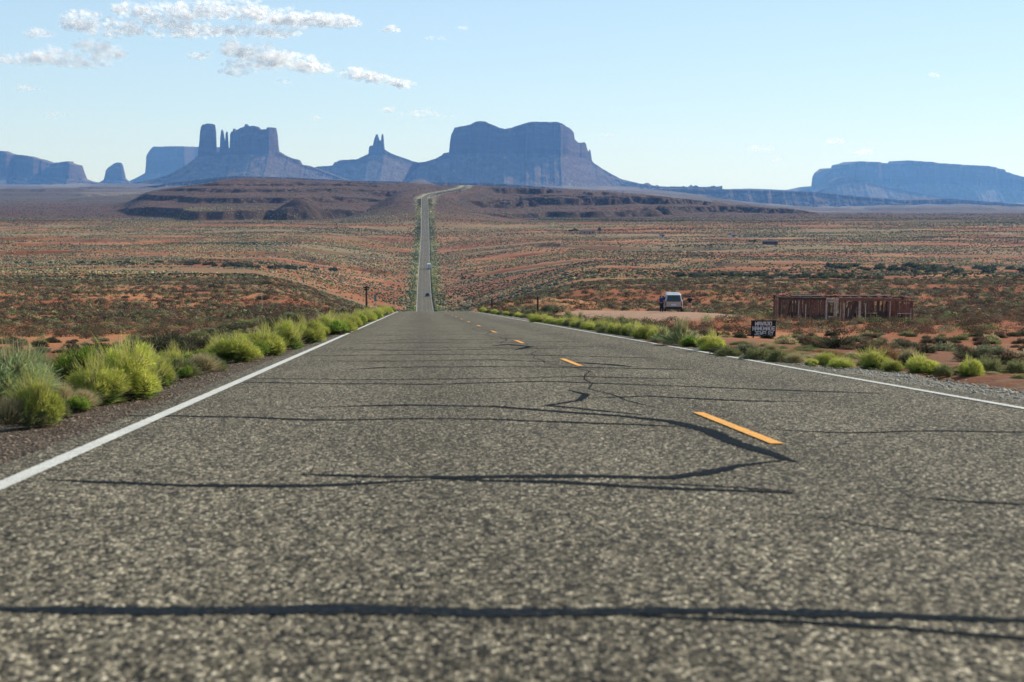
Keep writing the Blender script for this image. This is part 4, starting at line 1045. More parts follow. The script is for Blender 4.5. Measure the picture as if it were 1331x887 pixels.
exx, ey = exx[kp], ey[kp]
near_m = ey < 130
for_keep = ey > 0
X1 = np.concatenate([mx_, exx[near_m]]); Y1 = np.concatenate([my_, ey[near_m]])
parts.append(clumpset(len(X1), X1, Y1, rn_.uniform(0.28, 0.62, len(X1)), rn_.uniform(0.25, 0.55, len(X1)), palN, 1, 170))
X2, Y2 = exx[~near_m], ey[~near_m]
parts.append(clumpset(len(X2), X2, Y2, rn_.uniform(0.35, 0.95, len(X2)), rn_.uniform(0.35, 0.75, len(X2)), palN, 2, 34))
nf = 190000
fx = rn_.uniform(-0.42, 0.42, nf); fyy = np.sqrt(rn_.uniform(0, 1, nf) * (1620**2 - 400**2) + 400**2); fxx = fx * fyy
s3, t3 = st(fxx, fyy); dn = 0.72 + 1.9 * fbm(fxx / 75, fyy / 26, 4, 152)
kp = (np.abs(t3 - road_t0(s3)) > 7) & (rn_.uniform(0, 1, nf) < dn)
fxx, fyy = fxx[kp], fyy[kp]
parts.append(domeset(len(fxx), fxx, fyy, rn_.uniform(0.35, 0.85, len(fxx)), rn_.uniform(0.3, 0.6, len(fxx)), palF, 3))
nr_ = 16000
fx = rn_.uniform(-0.42, 0.42, nr_); fyy = rn_.uniform(1600, 3400, nr_); fxx = fx * fyy
kp = (bend_dist(fxx, fyy) > 9)
fxx, fyy = fxx[kp], fyy[kp]
parts.append(domeset(len(fxx), fxx, fyy, rn_.uniform(0.5, 1.1, len(fxx)), rn_.uniform(0.4, 0.8, len(fxx)), np.array(DARK + BROWN + BROWN), 4))
# green fringe along the far road
ng = 5000
sg = rn_.uniform(560, 1640, ng); sd = rn_.choice([-1, 1], ng); tg = road_t0(sg) + sd * (4.6 + rn_.exponential(1.5, ng)); gx_, gy_ = xy(sg, tg)
parts.append(domeset(ng, gx_, gy_, rn_.uniform(0.4, 1.0, ng), rn_.uniform(0.4, 1.1, ng), 0.8 * np.array(OLIVE + OLIVE + GREEN[:1] + STRAW[:3] + [(0.31, 0.31, 0.14)] * 3), 5))
V, T, c = join(parts)
o = link('desert_scrub', np_mesh('desert_scrub', V, T, M['scrub'], 3, False, fcolors=c)); tag(o, kind='stuff')

# bigger bushes that line the dry washes
WB = []
for i in range(3):
    V, T, c = join([blades(420, 0.5, 0.5, [(0.085, 0.095, 0.05), (0.12, 0.13, 0.07), (0.06, 0.07, 0.04), (0.16, 0.165, 0.09)], 160 + i, 0.045, up=-0.05, start=(0.4, 0.8), lumps=0.8)])
    WB.append(np_mesh('wash_bush_leaves', V, T, M['foliage'], 3, False, fcolors=c))
def wash(x0, x1, yf, n, sz, side, jit=1.5):
    for i in range(n):
        px = rp_.uniform(x0, x1); py = yf(px) + rp_.uniform(-jit, jit)
        p = hit(px, py); o = link('wash_bush', rp_.choice(WB)); k = p.y / F * rp_.uniform(0.7, 1.3) * sz
        o.location = (p.x, p.y, p.z - 0.1); o.rotation_euler = (0, 0, rp_.uniform(0, 6)); o.scale = (k * rp_.uniform(1.2, 2), k * 1.3, k)
        tag(o, f'dark green bush in the band of bushes along the dry wash on the {side}', 'bush', f'bushes along the dry wash on the {side}')
wash(225, 440, lambda p: lerp(343, 352, (p - 225) / 215), 42, 7, 'left')
wash(20, 225, lambda p: 343, 14, 6, 'left')
wash(860, 1150, lambda p: lerp(359, 362, (p - 860) / 290), 60, 9, 'right', 2.0)
wash(1080, 1345, lambda p: lerp(349, 354, (p - 1080) / 265), 52, 10, 'right', 4)
wash(600, 860, lambda p: lerp(362, 357, (p - 600) / 260), 22, 5, 'right', 4)
BIG = [(347, 372, 16, 'left, above the bare red patch'), (276, 376, 14, 'left, alone on orange soil'), (341, 392, 18, 'left, nearest the thin marker post'), (163, 389, 11, 'left, halfway to the dark scarp'),
       (1118, 423, 12, 'foot of the leaning shack'), (790, 400, 12, 'near side of the dirt pull-out'), (812, 404, 10, 'edge of the dirt pull-out, low one'), (1040, 425, 14, 'between lettered board and shack')]
for px, py, w, where in BIG:
    p = hit(px, py); o = link('round_shrub', rp_.choice(PR['dark'])); k = p.y / F
    o.location = p; o.scale = (w * k * 1.2, w * k, w * k * 0.9); tag(o, f'dark rounded shrub at the {where}', 'shrub')
# stones on the verges
rv = np.random.RandomState(8)
def rocks(name, n, fpos, smin, smax, mat, kind='stuff'):
    V0, T0 = ico(1); Vs = []; Ts = []; b = 0
    for i in range(n):
        x, y = fpos(); sz = smin + (smax - smin) * rv.uniform() ** 3
        V = V0 * (1 + rv.uniform(-.25, .25, V0.shape)) * sz * np.array([rv.uniform(.7, 1.3), rv.uniform(.7, 1.3), rv.uniform(.4, .8)])
        Vs.append((V, x, y)); Ts.append(T0 + b); b += len(V0)
    z = H(np.array([v[1] for v in Vs]), np.array([v[2] for v in Vs]))
    A = np.concatenate([v[0] + np.array([v[1], v[2], zz]) for v, zz in zip(Vs, z)])
    o = link(name, np_mesh(name, A, np.concatenate(Ts), mat)); tag(o, kind=kind); return o
M['pebble'] = mat_simple('pebble', (0.22, 0.155, 0.10), 0.9, 0.5, 14, obj=False)
M['pebble_pale'] = mat_simple('pebble_pale', (0.40, 0.345, 0.26), 0.9, 0.5, 14, obj=False)
def pl(): 
    s = 5 + 60 * rv.uniform() ** 1.6; return xy(s, float(road_t0(s)) - 4.95 - abs(rv.normal(0.6, 0.6)))
def pr_():
    s = 10 + 60 * rv.uniform() ** 1.4; return xy(s, float(road_t0(s)) + 3.45 + abs(rv.normal(0.8, 0.6)))
def onsh(f):
    return f
def gravel(name, n, fpos, smin, smax, mat, side):
    V0, T0 = ico(1); A = []; Ts = []; b = 0
    for i in range(n):
        x, y = fpos(); s, t = st(x, y); sz = smin + (smax - smin) * rv.uniform() ** 3
        tr = float(t - road_t0(s)); e = (-tr - 4.77) if tr < 0 else (tr - 3.2)
        k = (e - 0.3) / 1.5
        z = float(RZ(s)) - 0.03 - 0.05 * k - 0.05 * k * k if k < 0.95 else float(RZ(s)) - 0.16
        V = V0 * (1 + rv.uniform(-.25, .25, V0.shape)) * sz * np.array([rv.uniform(.7, 1.3), rv.uniform(.7, 1.3), rv.uniform(.4, .8)])
        A.append(V + np.array([x, y, z])); Ts.append(T0 + b); b += len(V0)
    o = link(name, np_mesh(name, np.concatenate(A), np.concatenate(Ts), mat)); tag(o, kind='stuff')
gravel('gravel', 7000, pl, 0.005, 0.026, M['pebble'], -1)
gravel('gravel', 6000, pr_, 0.007, 0.03, M['pebble_pale'], 1)
M['red_rock'] = mat_simple('red_rock', (0.20, 0.10, 0.075), 0.95, 0.4, 3, obj=True, bstr=0.4)
V0, T0 = ico(2)
for i, (px, py, w, lab) in enumerate([(232, 432, 16, 'largest of the dark flat rocks left behind the lime row'), (243, 437, 14, 'lumpy dark rock right next to the largest flat rock'), (218, 431, 9, 'smallest dark rock behind the lime row'), (962, 467, 5, 'upright pale stone at the right gravel edge'), (973, 468, 4, 'little stone beside the upright pale one'), (62, 545, 12, 'dusky rock under the near left bushes')]):
    p = hit(px, py); V = V0 * (1 + 0.5 * (vnoise(V0[:, 0] * 2 + i, V0[:, 1] * 2 + V0[:, 2] * 2, i)[:, None] - 0.5)) * np.array([1, 0.8, 0.5 if i != 3 else 1.6])
    o = link('rock', np_mesh('rock', V, T0, M['red_rock'] if i not in (3, 4) else M['pebble_pale'])); o.location = p; o.scale = [w * p.y / F / 2] * 3; tag(o, lab, 'rock')

# ------------------------------------------------------------------ leaning roadside shack
M['wood_dark'] = mat_simple('weathered_dark_wood', (0.075, 0.045, 0.035), 0.9, 0.5, 8, bstr=0.4)
M['wood_red'] = mat_simple('weathered_red_wood', (0.21, 0.095, 0.062), 0.9, 0.4, 8, bstr=0.4)
M['wood_grey'] = mat_simple('bleached_wood', (0.46, 0.37, 0.29), 0.9, 0.3, 8, bstr=0.4)
M['wood_brown'] = mat_simple('brown_wood', (0.16, 0.09, 0.06), 0.9, 0.45, 8, bstr=0.4)
rk = random.Random(21)
SY = 113.0
sc0 = at(1012, 419, SY); sc1 = at(1188, 424, SY)
mps = SY / F
shack = empty('roadside_shack', (0, 0, 0), 0, 'long derelict red-brown timber shack with slatted walls and gaps behind the lettered board', 'shack')
shack.location = (sc0.x, SY, h1(float((sc0.x + sc1.x) / 2), SY) - 0.22)
def SX(px): return (px - 1012) * mps
def ztop(px): return lerp(2.05, 1.92, (px - 1012) / 176)
Dp = 3.0
def post(px, y, w, m, lean=0, top=None, z0=-0.25):
    MB().board((SX(px), y, z0), (SX(px) + lean, y, ztop(px) if top is None else top), w, w).build('post', m, shack)
for px, m in ((1013, 'wood_dark'), (1032, 'wood_dark'), (1054, 'wood_brown'), (1074, 'wood_grey'), (1087, 'wood_grey'), (1094, 'wood_red'), (1117, 'wood_grey'), (1142, 'wood_dark'), (1167, 'wood_brown'), (1186, 'wood_brown')):
    post(px, 0, 0.12, M[m])
for px in (1015, 1045, 1080, 1110, 1140, 1165, 1186): post(px, Dp, 0.11, M['wood_dark'])
MB().board((SX(1027), -0.08, 1.95), (SX(1017.5), -0.08, -0.2), 0.22, 0.05).build('brace', M['wood_dark'], shack)
MB().board((SX(1024), -0.14, 1.95), (SX(1019), -0.14, -0.2), 0.16, 0.05).build('brace', M['wood_brown'], shack)
MB().board((SX(1113), -0.08, 1.8), (SX(1100), -0.08, -0.1), 0.3, 0.05).build('brace', M['wood_dark'], shack)
MB().board((SX(1107), 0.35, 1.8), (SX(1096), 0.35, -0.1), 0.25, 0.05).build('brace', M['wood_brown'], shack)
def beam(a, b, y, m, w=0.13, dz=0): MB().board((SX(a), y, ztop(a) + 0.05 + dz), (SX(b), y, ztop(b) + 0.05 + dz), w, w, (0, 1, 0)).build('roof_beam', M[m], shack)
beam(1011, 1073, -0.02, 'wood_dark', 0.2); beam(1090, 1170, -0.03, 'wood_red', 0.24); beam(1168, 1188, 0.0, 'wood_brown', 0.1, -0.1); beam(1013, 1188, Dp, 'wood_dark', 0.11, -0.05)
beam(1073, 1092, 0.04, 'wood_grey', 0.09, -0.02)
for px in (1014, 1026, 1040, 1054, 1072, 1095, 1107, 1120, 1133, 1147, 1160, 1184):
    z = ztop(px) + 0.14; MB().board((SX(px), -0.25, z + 0.02), (SX(px) + rk.uniform(-.1, .1), Dp + 0.2, z - 0.02), 0.07, 0.07).build('rafter', M['wood_brown'], shack)
# brushy remnants of roof boards
for a, b, y0, y1 in ((1030, 1070, 0.4, 1.1), (1096, 1118, 0.9, 1.7), (1125, 1165, 1.4, 2.3), (1040, 1060, 2.0, 2.6)):
    MB().box((SX((a + b) / 2), (y0 + y1) / 2, ztop(a) + 0.21), ((b - a) * mps, y1 - y0, 0.03), ry=rk.uniform(-.01, .01)).build('roof_board', M['wood_dark'], shack)
def slats(a, b, y, z0, z1, m, skip=0.15, name='slat_wall', w=0.13):
    mb = MB(); x = SX(a)
    while x < SX(b):
        ww = w * rk.uniform(0.8, 1.1)
        if rk.random() > skip:
            l = rk.uniform(-0.015, 0.015)
            mb.board((x + ww / 2, y + rk.uniform(-.01, .01), z0 + rk.uniform(-.04, .08)), (x + ww / 2 + l * 3, y, z1 + rk.uniform(-.22, .06) * (1 if rk.random() > .15 else 3)), ww, 0.02)
        x += ww + rk.uniform(0.005, 0.05)
    return mb.build(name, M[m], shack)
slats(1036, 1073, 0.10, 0.75, 1.95, 'wood_red', 0.28, w=0.12)
slats(1034, 1073, 0.14, -0.2, 0.85, 'wood_dark', 0.03)
slats(1076, 1087, 0.08, -0.2, 0.75, 'wood_red', 0.1)
slats(1014, 1190, Dp - 0.05, 0.5, 1.9, 'wood_brown', 0.36, w=0.12)
slats(1030, 1188, Dp - 0.1, -0.2, 0.75, 'wood_dark', 0.08)
slats(1119, 1142, 0.10, -0.2, 0.85, 'wood_dark', 0.03)
slats(1104, 1141, 1.2, 0.8, 1.9, 'wood_brown', 0.08)
slats(1151, 1167, 0.4, -0.2, 1.85, 'wood_red', 0.25, w=0.13)
slats(1143, 1151, 0.05, -0.2, 1.7, 'wood_dark', -1, w=0.16)
slats(1168, 1185, 0.04, 0.95, 1.85, 'wood_red', 0.1)
slats(1173, 1185, 0.08, -0.2, 0.8, 'wood_brown', 0.0)
slats(1168, 1173, 0.5, -0.2, 0.8, 'wood_dark', 0.0)
MB().box((SX(1176), -0.04, 0.88), (SX(1186) - SX(1167), 0.10, 0.05)).build('shelf', M['wood_grey'], shack)
MB().box((SX(1080), -0.06, 1.85), (0.5, 0.05, 0.14)).build('frame_rail', M['wood_grey'], shack)
MB().box((SX(1080), -0.06, 0.62), (0.45, 0.05, 0.10)).build('frame_rail', M['wood_grey'], shack)
MB().box((SX(1130), 0.35, 0.86), (SX(1142) - SX(1118), 0.5, 0.05)).build('counter', M['wood_brown'], shack)
for yy_ in (0.0, Dp):
    pass
for px, y1_ in ((1015, Dp), (1187, Dp)):
    mb = MB(); y = 0.2
    while y < Dp:
        if rk.random() > 0.35: mb.board((SX(px), y, -0.2), (SX(px), y, 1.85), 0.12, 0.02, (0, 1, 0))
        y += 0.17
    mb.build('end_wall', M['wood_red'], shack)
for px, tp in ((1037, 1.85), (1047, 1.6), (1126, 1.7), (1157, 1.85), (1184, 1.3), (1092, 1.9), (1097, 1.7), (1102, 1.3), (1084, 1.9), (1118.5, 1.8)):
    post(px, 0.02, 0.07, M['wood_grey'], rk.uniform(-.08, .08), tp)

# ------------------------------------------------------------------ lettered board
M['black_board'] = mat_simple('black_board', (0.008, 0.008, 0.010), 0.6, 0.2, 6)
M['sign_white'] = mat_simple('sign_lettering', (0.72, 0.72, 0.70), 0.6, 0.12, 20)
bY = 62.0
b0 = at(976, 437.5, bY); b1 = at(1008.5, 416.5, bY)
W_, Hh_ = b1.x - b0.x, b1.z - b0.z
bcx, bcz = (b0.x + b1.x) / 2, b0.z
gz = h1(bcx, bY)
board = empty('lettered_board', (bcx, bY, gz), 0.0, 'low black hand-painted board reading NAVAJO HANDMADE JEWELRY on the red soil', 'sign')
zb0 = bcz - gz
MB().box((0, 0, zb0 + Hh_ / 2), (W_, 0.03, Hh_)).build('panel', M['black_board'], board)
for x in (-W_ * 0.4, W_ * 0.4): MB().box((x, 0.045, (zb0 + Hh_ * 0.8) / 2 - 0.15), (0.06, 0.05, zb0 + Hh_ * 0.8 + 0.3)).build('leg', M['wood_brown'], board)
GLY = {'N': [[(0, 0), (0, 1), (1, 0), (1, 1)]], 'A': [[(0, 0), (.2, 1), (.8, 1), (1, 0)], [(.1, .42), (.9, .42)]], 'V': [[(0, 1), (.45, 0), (.55, 0), (1, 1)]],
       'J': [[(.1, 1), (1, 1)], [(.7, 1), (.7, 0), (0, 0), (0, .3)]], 'O': [[(0, 0), (0, 1), (1, 1), (1, 0), (0, 0)]], 'H': [[(0, 0), (0, 1)], [(1, 0), (1, 1)], [(0, .5), (1, .5)]],
       'D': [[(0, 0), (0, 1), (.8, 1), (1, .8), (1, .2), (.8, 0), (0, 0)]], 'M': [[(0, 0), (0, 1), (.5, .4), (1, 1), (1, 0)]], 'E': [[(1, 1), (0, 1), (0, 0), (1, 0)], [(0, .5), (.8, .5)]],
       'W': [[(0, 1), (.2, 0), (.5, .6), (.8, 0), (1, 1)]], 'L': [[(0, 1), (0, 0), (1, 0)]], 'R': [[(0, 0), (0, 1), (.9, 1), (.9, .5), (0, .5)], [(.45, .5), (1, 0)]], 'Y': [[(0, 1), (.5, .5), (1, 1)], [(.5, .5), (.5, 0)]]}
def write(txt, cx, z, w, h, th):
    n = len(txt); pitch = w / n; cw = pitch * 0.74; mb = MB()
    for i, ch in enumerate(txt):
        x0 = cx - w / 2 + i * pitch + (pitch - cw) / 2
        for stroke in GLY[ch]:
            for (a, b), (c, d) in zip(stroke[:-1], stroke[1:]):
                p = Vector((x0 + a * cw, -0.018, z + b * h)); q = Vector((x0 + c * cw, -0.018, z + d * h))
                e = (q - p).normalized() * th * 0.45
                mb.board(p - e, q + e, th, 0.004, Vector((e.z, 0, -e.x)))
    mb.build('lettering', M['sign_white'], board)
write('NAVAJO', 0.0, zb0 + Hh_ * 0.685, W_ * 0.68, Hh_ * 0.21, 0.036)
write('HANDMADE', 0.01, zb0 + Hh_ * 0.39, W_ * 0.90, Hh_ * 0.21, 0.036)
write('JEWELRY', 0.03, zb0 + Hh_ * 0.08, W_ * 0.76, Hh_ * 0.22, 0.030)

# ------------------------------------------------------------------ vehicles
def mat_car(name, c, rough=0.3, metallic=0.3): return mat_simple(name, c, rough, 0.06, 1.5, metallic, 0.5)
M['silver'] = mat_car('champagne_paint', (0.36, 0.33, 0.31)); M['van_white'] = mat_car('pale_roof_paint', (0.72, 0.72, 0.74))
M['truck_white'] = mat_car('white_truck_paint', (0.8, 0.8, 0.78), 0.4, 0.0); M['car_black'] = mat_car('black_car_paint', (0.02, 0.02, 0.025))
M['glass'] = mat_simple('dark_glass', (0.015, 0.03, 0.028), 0.08, 0.05, 1, 0, 0.6)
M['rubber'] = mat_simple('rubber', (0.015, 0.015, 0.016), 0.85, 0.1, 10)
M['rim'] = mat_simple('alloy', (0.45, 0.45, 0.46), 0.4, 0.1, 10, 0.7)
M['tail'] = mat_simple('tail_light_red', (0.22, 0.015, 0.012), 0.3, 0.1, 10)
M['plate'] = mat_simple('number_plate', (0.55, 0.55, 0.62), 0.5, 0.1, 40)
M['trim'] = mat_simple('black_trim', (0.02, 0.02, 0.022), 0.6, 0.1, 10)
def loft(name, secs, mat, parent):
    """secs: list of (y, [(x, z) ...]) half outlines from the bottom up, mirrored"""
    V = []; n = None
    for y, hp in secs:
        pts = [(x, y, z) for x, z in hp] + [(-x, y, z) for x, z in reversed(hp)]
        n = len(pts); V += pts
    Fc = [tuple(range(n))] + [tuple(reversed(range(len(V) - n, len(V))))]
    for i in range(len(secs) - 1):
        for j in range(n):
            a = i * n + j; b = i * n + (j + 1) % n; Fc.append((b, a, a + n, b + n))
    o = mesh_obj(name, V, Fc, mat, parent)
    bv = o.modifiers.new('bevel', 'BEVEL'); bv.width = 0.03; bv.segments = 2; bv.limit_method = 'ANGLE'
    return o
def wheel(x, y, r, parent, w=0.2):
    o = MB().tube((x - w / 2, y, r), (x + w / 2, y, r), r, n=20).build('wheel', M['rubber'], parent)
    sg_ = 1 if x > 0 else -1
    MB().tube((x + sg_ * (w / 2 - 0.05), y, r), (x + sg_ * (w / 2 + 0.012), y, r), r * 0.62, r * 0.58, 14).build('rim', M['rim'], o)
def quadp(name, pts, mat, parent, th=0.015, nrm=(0, -1, 0)):
    n = Vector(nrm).normalized() * th; P0 = [Vector(p) - n * 0.3 for p in pts]; P1 = [Vector(p) + n for p in pts]; k = len(pts)
    return mesh_obj(name, P0 + P1, [tuple(range(k)), tuple(range(2 * k - 1, k - 1, -1))] + [(i, (i + 1) % k, k + (i + 1) % k, k + i) for i in range(k)], mat, parent)
van = empty('parked_van', (0, 0, 0), 0, 'champagne minivan parked on the dirt pull-out, seen from behind', 'minivan')
def sec(y, zb, w0, zbelt, w1, zr, w2): return (y, [(w0 * 0.8, zb), (w0, zb + 0.12), (w1, zbelt * 0.75), (w1, zbelt), (w2 + 0.02, zr - 0.10), (w2 - 0.08, zr), (w2 * 0.5, zr + 0.025)])
loft('body', [sec(0.0, 0.30, 0.86, 0.90, 0.90, 1.06, 0.88), sec(0.24, 0.26, 0.94, 1.00, 0.96, 1.74, 0.74), sec(1.2, 0.22, 0.97, 1.0, 0.98, 1.79, 0.77), sec(2.6, 0.22, 0.97, 1.0, 0.98, 1.78, 0.77),
              sec(3.2, 0.22, 0.96, 1.0, 0.97, 1.68, 0.73), sec(3.95, 0.24, 0.95, 0.98, 0.95, 1.12, 0.84), sec(4.6, 0.28, 0.90, 0.86, 0.88, 0.92, 0.80), sec(4.85, 0.34, 0.80, 0.66, 0.78, 0.72, 0.70)], M['silver'], van)
quadp('rear_window', [(-0.76, 0.0, 1.06), (0.76, 0.0, 1.06), (0.64, 0.19, 1.62), (-0.64, 0.19, 1.62)], M['glass'], van, 0.04, (0, -1, 0.3))
MB().box((0, 0.20, 1.74), (1.34, 0.30, 0.05), rx=0.1).build('roof_spoiler', M['van_white'], van)
MB().box((0, -0.04, 0.42), (1.78, 0.22, 0.26)).build('bumper', M['trim'], van)
quadp('number_plate', [(-0.26, -0.03, 0.66), (0.26, -0.03, 0.66), (0.26, -0.03, 0.82), (-0.26, -0.03, 0.82)], M['plate'], van)
for sx in (-1, 1):
    quadp('tail_light', [(sx * 0.78, -0.005, 0.66), (sx * 0.90, 0.02, 0.66), (sx * 0.88, 0.03, 1.08), (sx * 0.78, 0.01, 1.08)], M['tail'], van, 0.03)
    for a, b in ((0.45, 1.45), (1.55, 2.45), (2.55, 3.3)):
        xb, xt = 0.985, 0.80
        f = mesh_obj('side_window', [(sx * xb, a, 1.06), (sx * xb, b, 1.06), (sx * xt, b - (0.25 if b > 3 else 0), 1.60), (sx * xt, a + 0.03, 1.60),
                                     (sx * (xb - 0.02), a, 1.06), (sx * (xb - 0.02), b, 1.06), (sx * (xt - 0.02), b - (0.25 if b > 3 else 0), 1.60), (sx * (xt - 0.02), a + 0.03, 1.60)],
                      [(0, 1, 2, 3), (7, 6, 5, 4), (0, 4, 5, 1), (1, 5, 6, 2), (2, 6, 7, 3), (3, 7, 4, 0)], M['glass'], van)
    for y in (0.85, 3.85): wheel(sx * 0.86, y, 0.34, van)
    MB().box((sx * 1.06, 3.15, 1.12), (0.16, 0.10, 0.15)).build('mirror', M['trim'], van)
quadp('windscreen', [(-0.78, 3.86, 1.10), (0.78, 3.86, 1.10), (0.66, 3.28, 1.62), (-0.66, 3.28, 1.62)], M['glass'], van, 0.03, (0, 0.6, 0.6))
MB().box((-1.16, 3.0, 0.85), (0.06, 0.6, 1.0), rz=0.8).build('front_door', M['trim'], van)
vY = 138.0
vp = at(875.5, 406, vY)
van.location = (vp.x, vY, h1(vp.x, vY)); van.rotation_euler = (0, 0, RAD(-4.5)); van.scale = (0.92, 1, 0.98)

tr = empty('box_truck', (0, 0, 0), 0, 'white box truck far down the straight road, throwing a long shadow', 'truck')
MB().box((0, 3.2, 2.15), (2.45, 6.2, 2.9)).build('cargo_box', M['truck_white'], tr)
loft('cab', [(6.35, [(1.05, 0.6), (1.1, 1.4), (1.05, 2.5), (0.9, 2.7)]), (7.4, [(1.05, 0.6), (1.1, 1.5), (0.98, 2.45), (0.85, 2.6)]), (8.3, [(1.0, 0.6), (1.05, 1.3), (0.95, 1.5), (0.8, 1.55)])], M['truck_white'], tr)
MB().box((0, 3.2, 0.62), (0.9, 6.4, 0.18)).build('chassis', M['trim'], tr); MB().box((0, 0.0, 0.5), (2.3, 0.12, 0.16)).build('bumper', M['trim'], tr)
quadp('roller_door', [(-1.1, 0.09, 0.85), (1.1, 0.09, 0.85), (1.1, 0.09, 3.45), (-1.1, 0.09, 3.45)], mat_simple('grey_door', (0.42, 0.42, 0.46), 0.6, 0.1, 3), tr, 0.02)
for sx in (-1, 1):
    for y in (1.3, 6.9): wheel(sx * 1.0, y, 0.46, tr, 0.28)
    MB().box((sx * 1.05, 0.07, 0.68), (0.18, 0.06, 0.12)).build('tail_light', M['tail'], tr)
def on_lane(o, px, py, t):
    a, b = slope(px, py); ssn = np.arange(500, 1600, 1.0); zz = RZ(ssn) + 0.2
    Xs, Ys = xy(ssn, road_t0(ssn) + t); k = np.argmin(np.abs(zz / Ys - b))
    o.location = (float(Xs[k]), float(Ys[k]), float(zz[k]) - 0.1 + 0.0); o.rotation_euler = (0, 0, -math.atan(AX)); return ssn[k]
s_ = on_lane(tr, 559, 350.5, 3.3)
tr.location.z = float(RZ(s_)) + lift(s_) + 0.01; 
car = empty('dark_car', (0, 0, 0), 0, 'small black car heading away on the straight road, nearer than the truck', 'car')
def cs(y, zb, w, zbelt, zr, w2): return (y, [(w * 0.85, zb), (w, zb + 0.15), (w, zbelt), (w2, zr), (w2 * 0.5, zr + 0.02)])
loft('body', [cs(0, 0.4, 0.86, 0.95, 1.02, 0.78), cs(0.35, 0.3, 0.92, 1.0, 1.5, 0.68), cs(1.2, 0.24, 0.94, 1.0, 1.68, 0.68), cs(2.6, 0.24, 0.94, 1.0, 1.66, 0.68), cs(3.5, 0.26, 0.93, 0.98, 1.06, 0.8), cs(4.6, 0.36, 0.82, 0.75, 0.82, 0.7)], M['car_black'], car)
quadp('rear_window', [(-0.66, 0.12, 1.06), (0.66, 0.12, 1.06), (0.58, 0.32, 1.44), (-0.58, 0.32, 1.44)], M['glass'], car, 0.05)
for sx in (-1, 1):
    MB().box((sx * 0.78, 0.0, 0.86), (0.18, 0.06, 0.14)).build('tail_light', M['tail'], car)
    for y in (0.8, 3.7): wheel(sx * 0.84, y, 0.34, car)
MB().box((0, 0.0, 0.5), (1.7, 0.14, 0.2)).build('bumper', M['trim'], car)
s_ = on_lane(car, 555, 386.0, 1.7); car.location.z = float(RZ(s_)) + lift(s_) + 0.01; car.scale = (1.15, 1, 1.15)

# ------------------------------------------------------------------ people
M['skin'] = mat_simple('skin', (0.36, 0.19, 0.12), 0.6, 0.05, 3); M['hair'] = mat_simple('dark_hair', (0.02, 0.013, 0.01), 0.7, 0.1, 10)
M['blue_cloth'] = mat_simple('blue_cloth', (0.02, 0.03, 0.17), 0.9, 0.15, 6); M['dark_cloth'] = mat_simple('dark_cloth', (0.012, 0.013, 0.022), 0.9, 0.1, 6)
M['tan_cloth'] = mat_simple('tan_cloth', (0.40, 0.27, 0.20), 0.9, 0.1, 6); M['shoe'] = mat_simple('pale_shoe', (0.5, 0.48, 0.45), 0.7, 0.1, 6)
def skin(name, J, E, mat, parent, sub=2):
    """J: {name: (x, y, z, r)} joints, E: pairs"""
    ks = list(J); me = bpy.data.meshes.new(name)
    me.from_pydata([J[k][:3] for k in ks], [(ks.index(a), ks.index(b)) for a, b in E], []); me.materials.append(mat)
    o = bpy.data.objects.new(name, me); col.objects.link(o); o.parent = parent
    m = o.modifiers.new('skin', 'SKIN'); m.use_smooth_shade = True
    for i, k in enumerate(ks):
        v = me.skin_vertices[0].data[i]; r = J[k][3]; v.radius = (r, r) if not isinstance(r, tuple) else r; v.use_root = (i == 0)
    s = o.modifiers.new('sub', 'SUBSURF'); s.levels = s.render_levels = sub
    return o
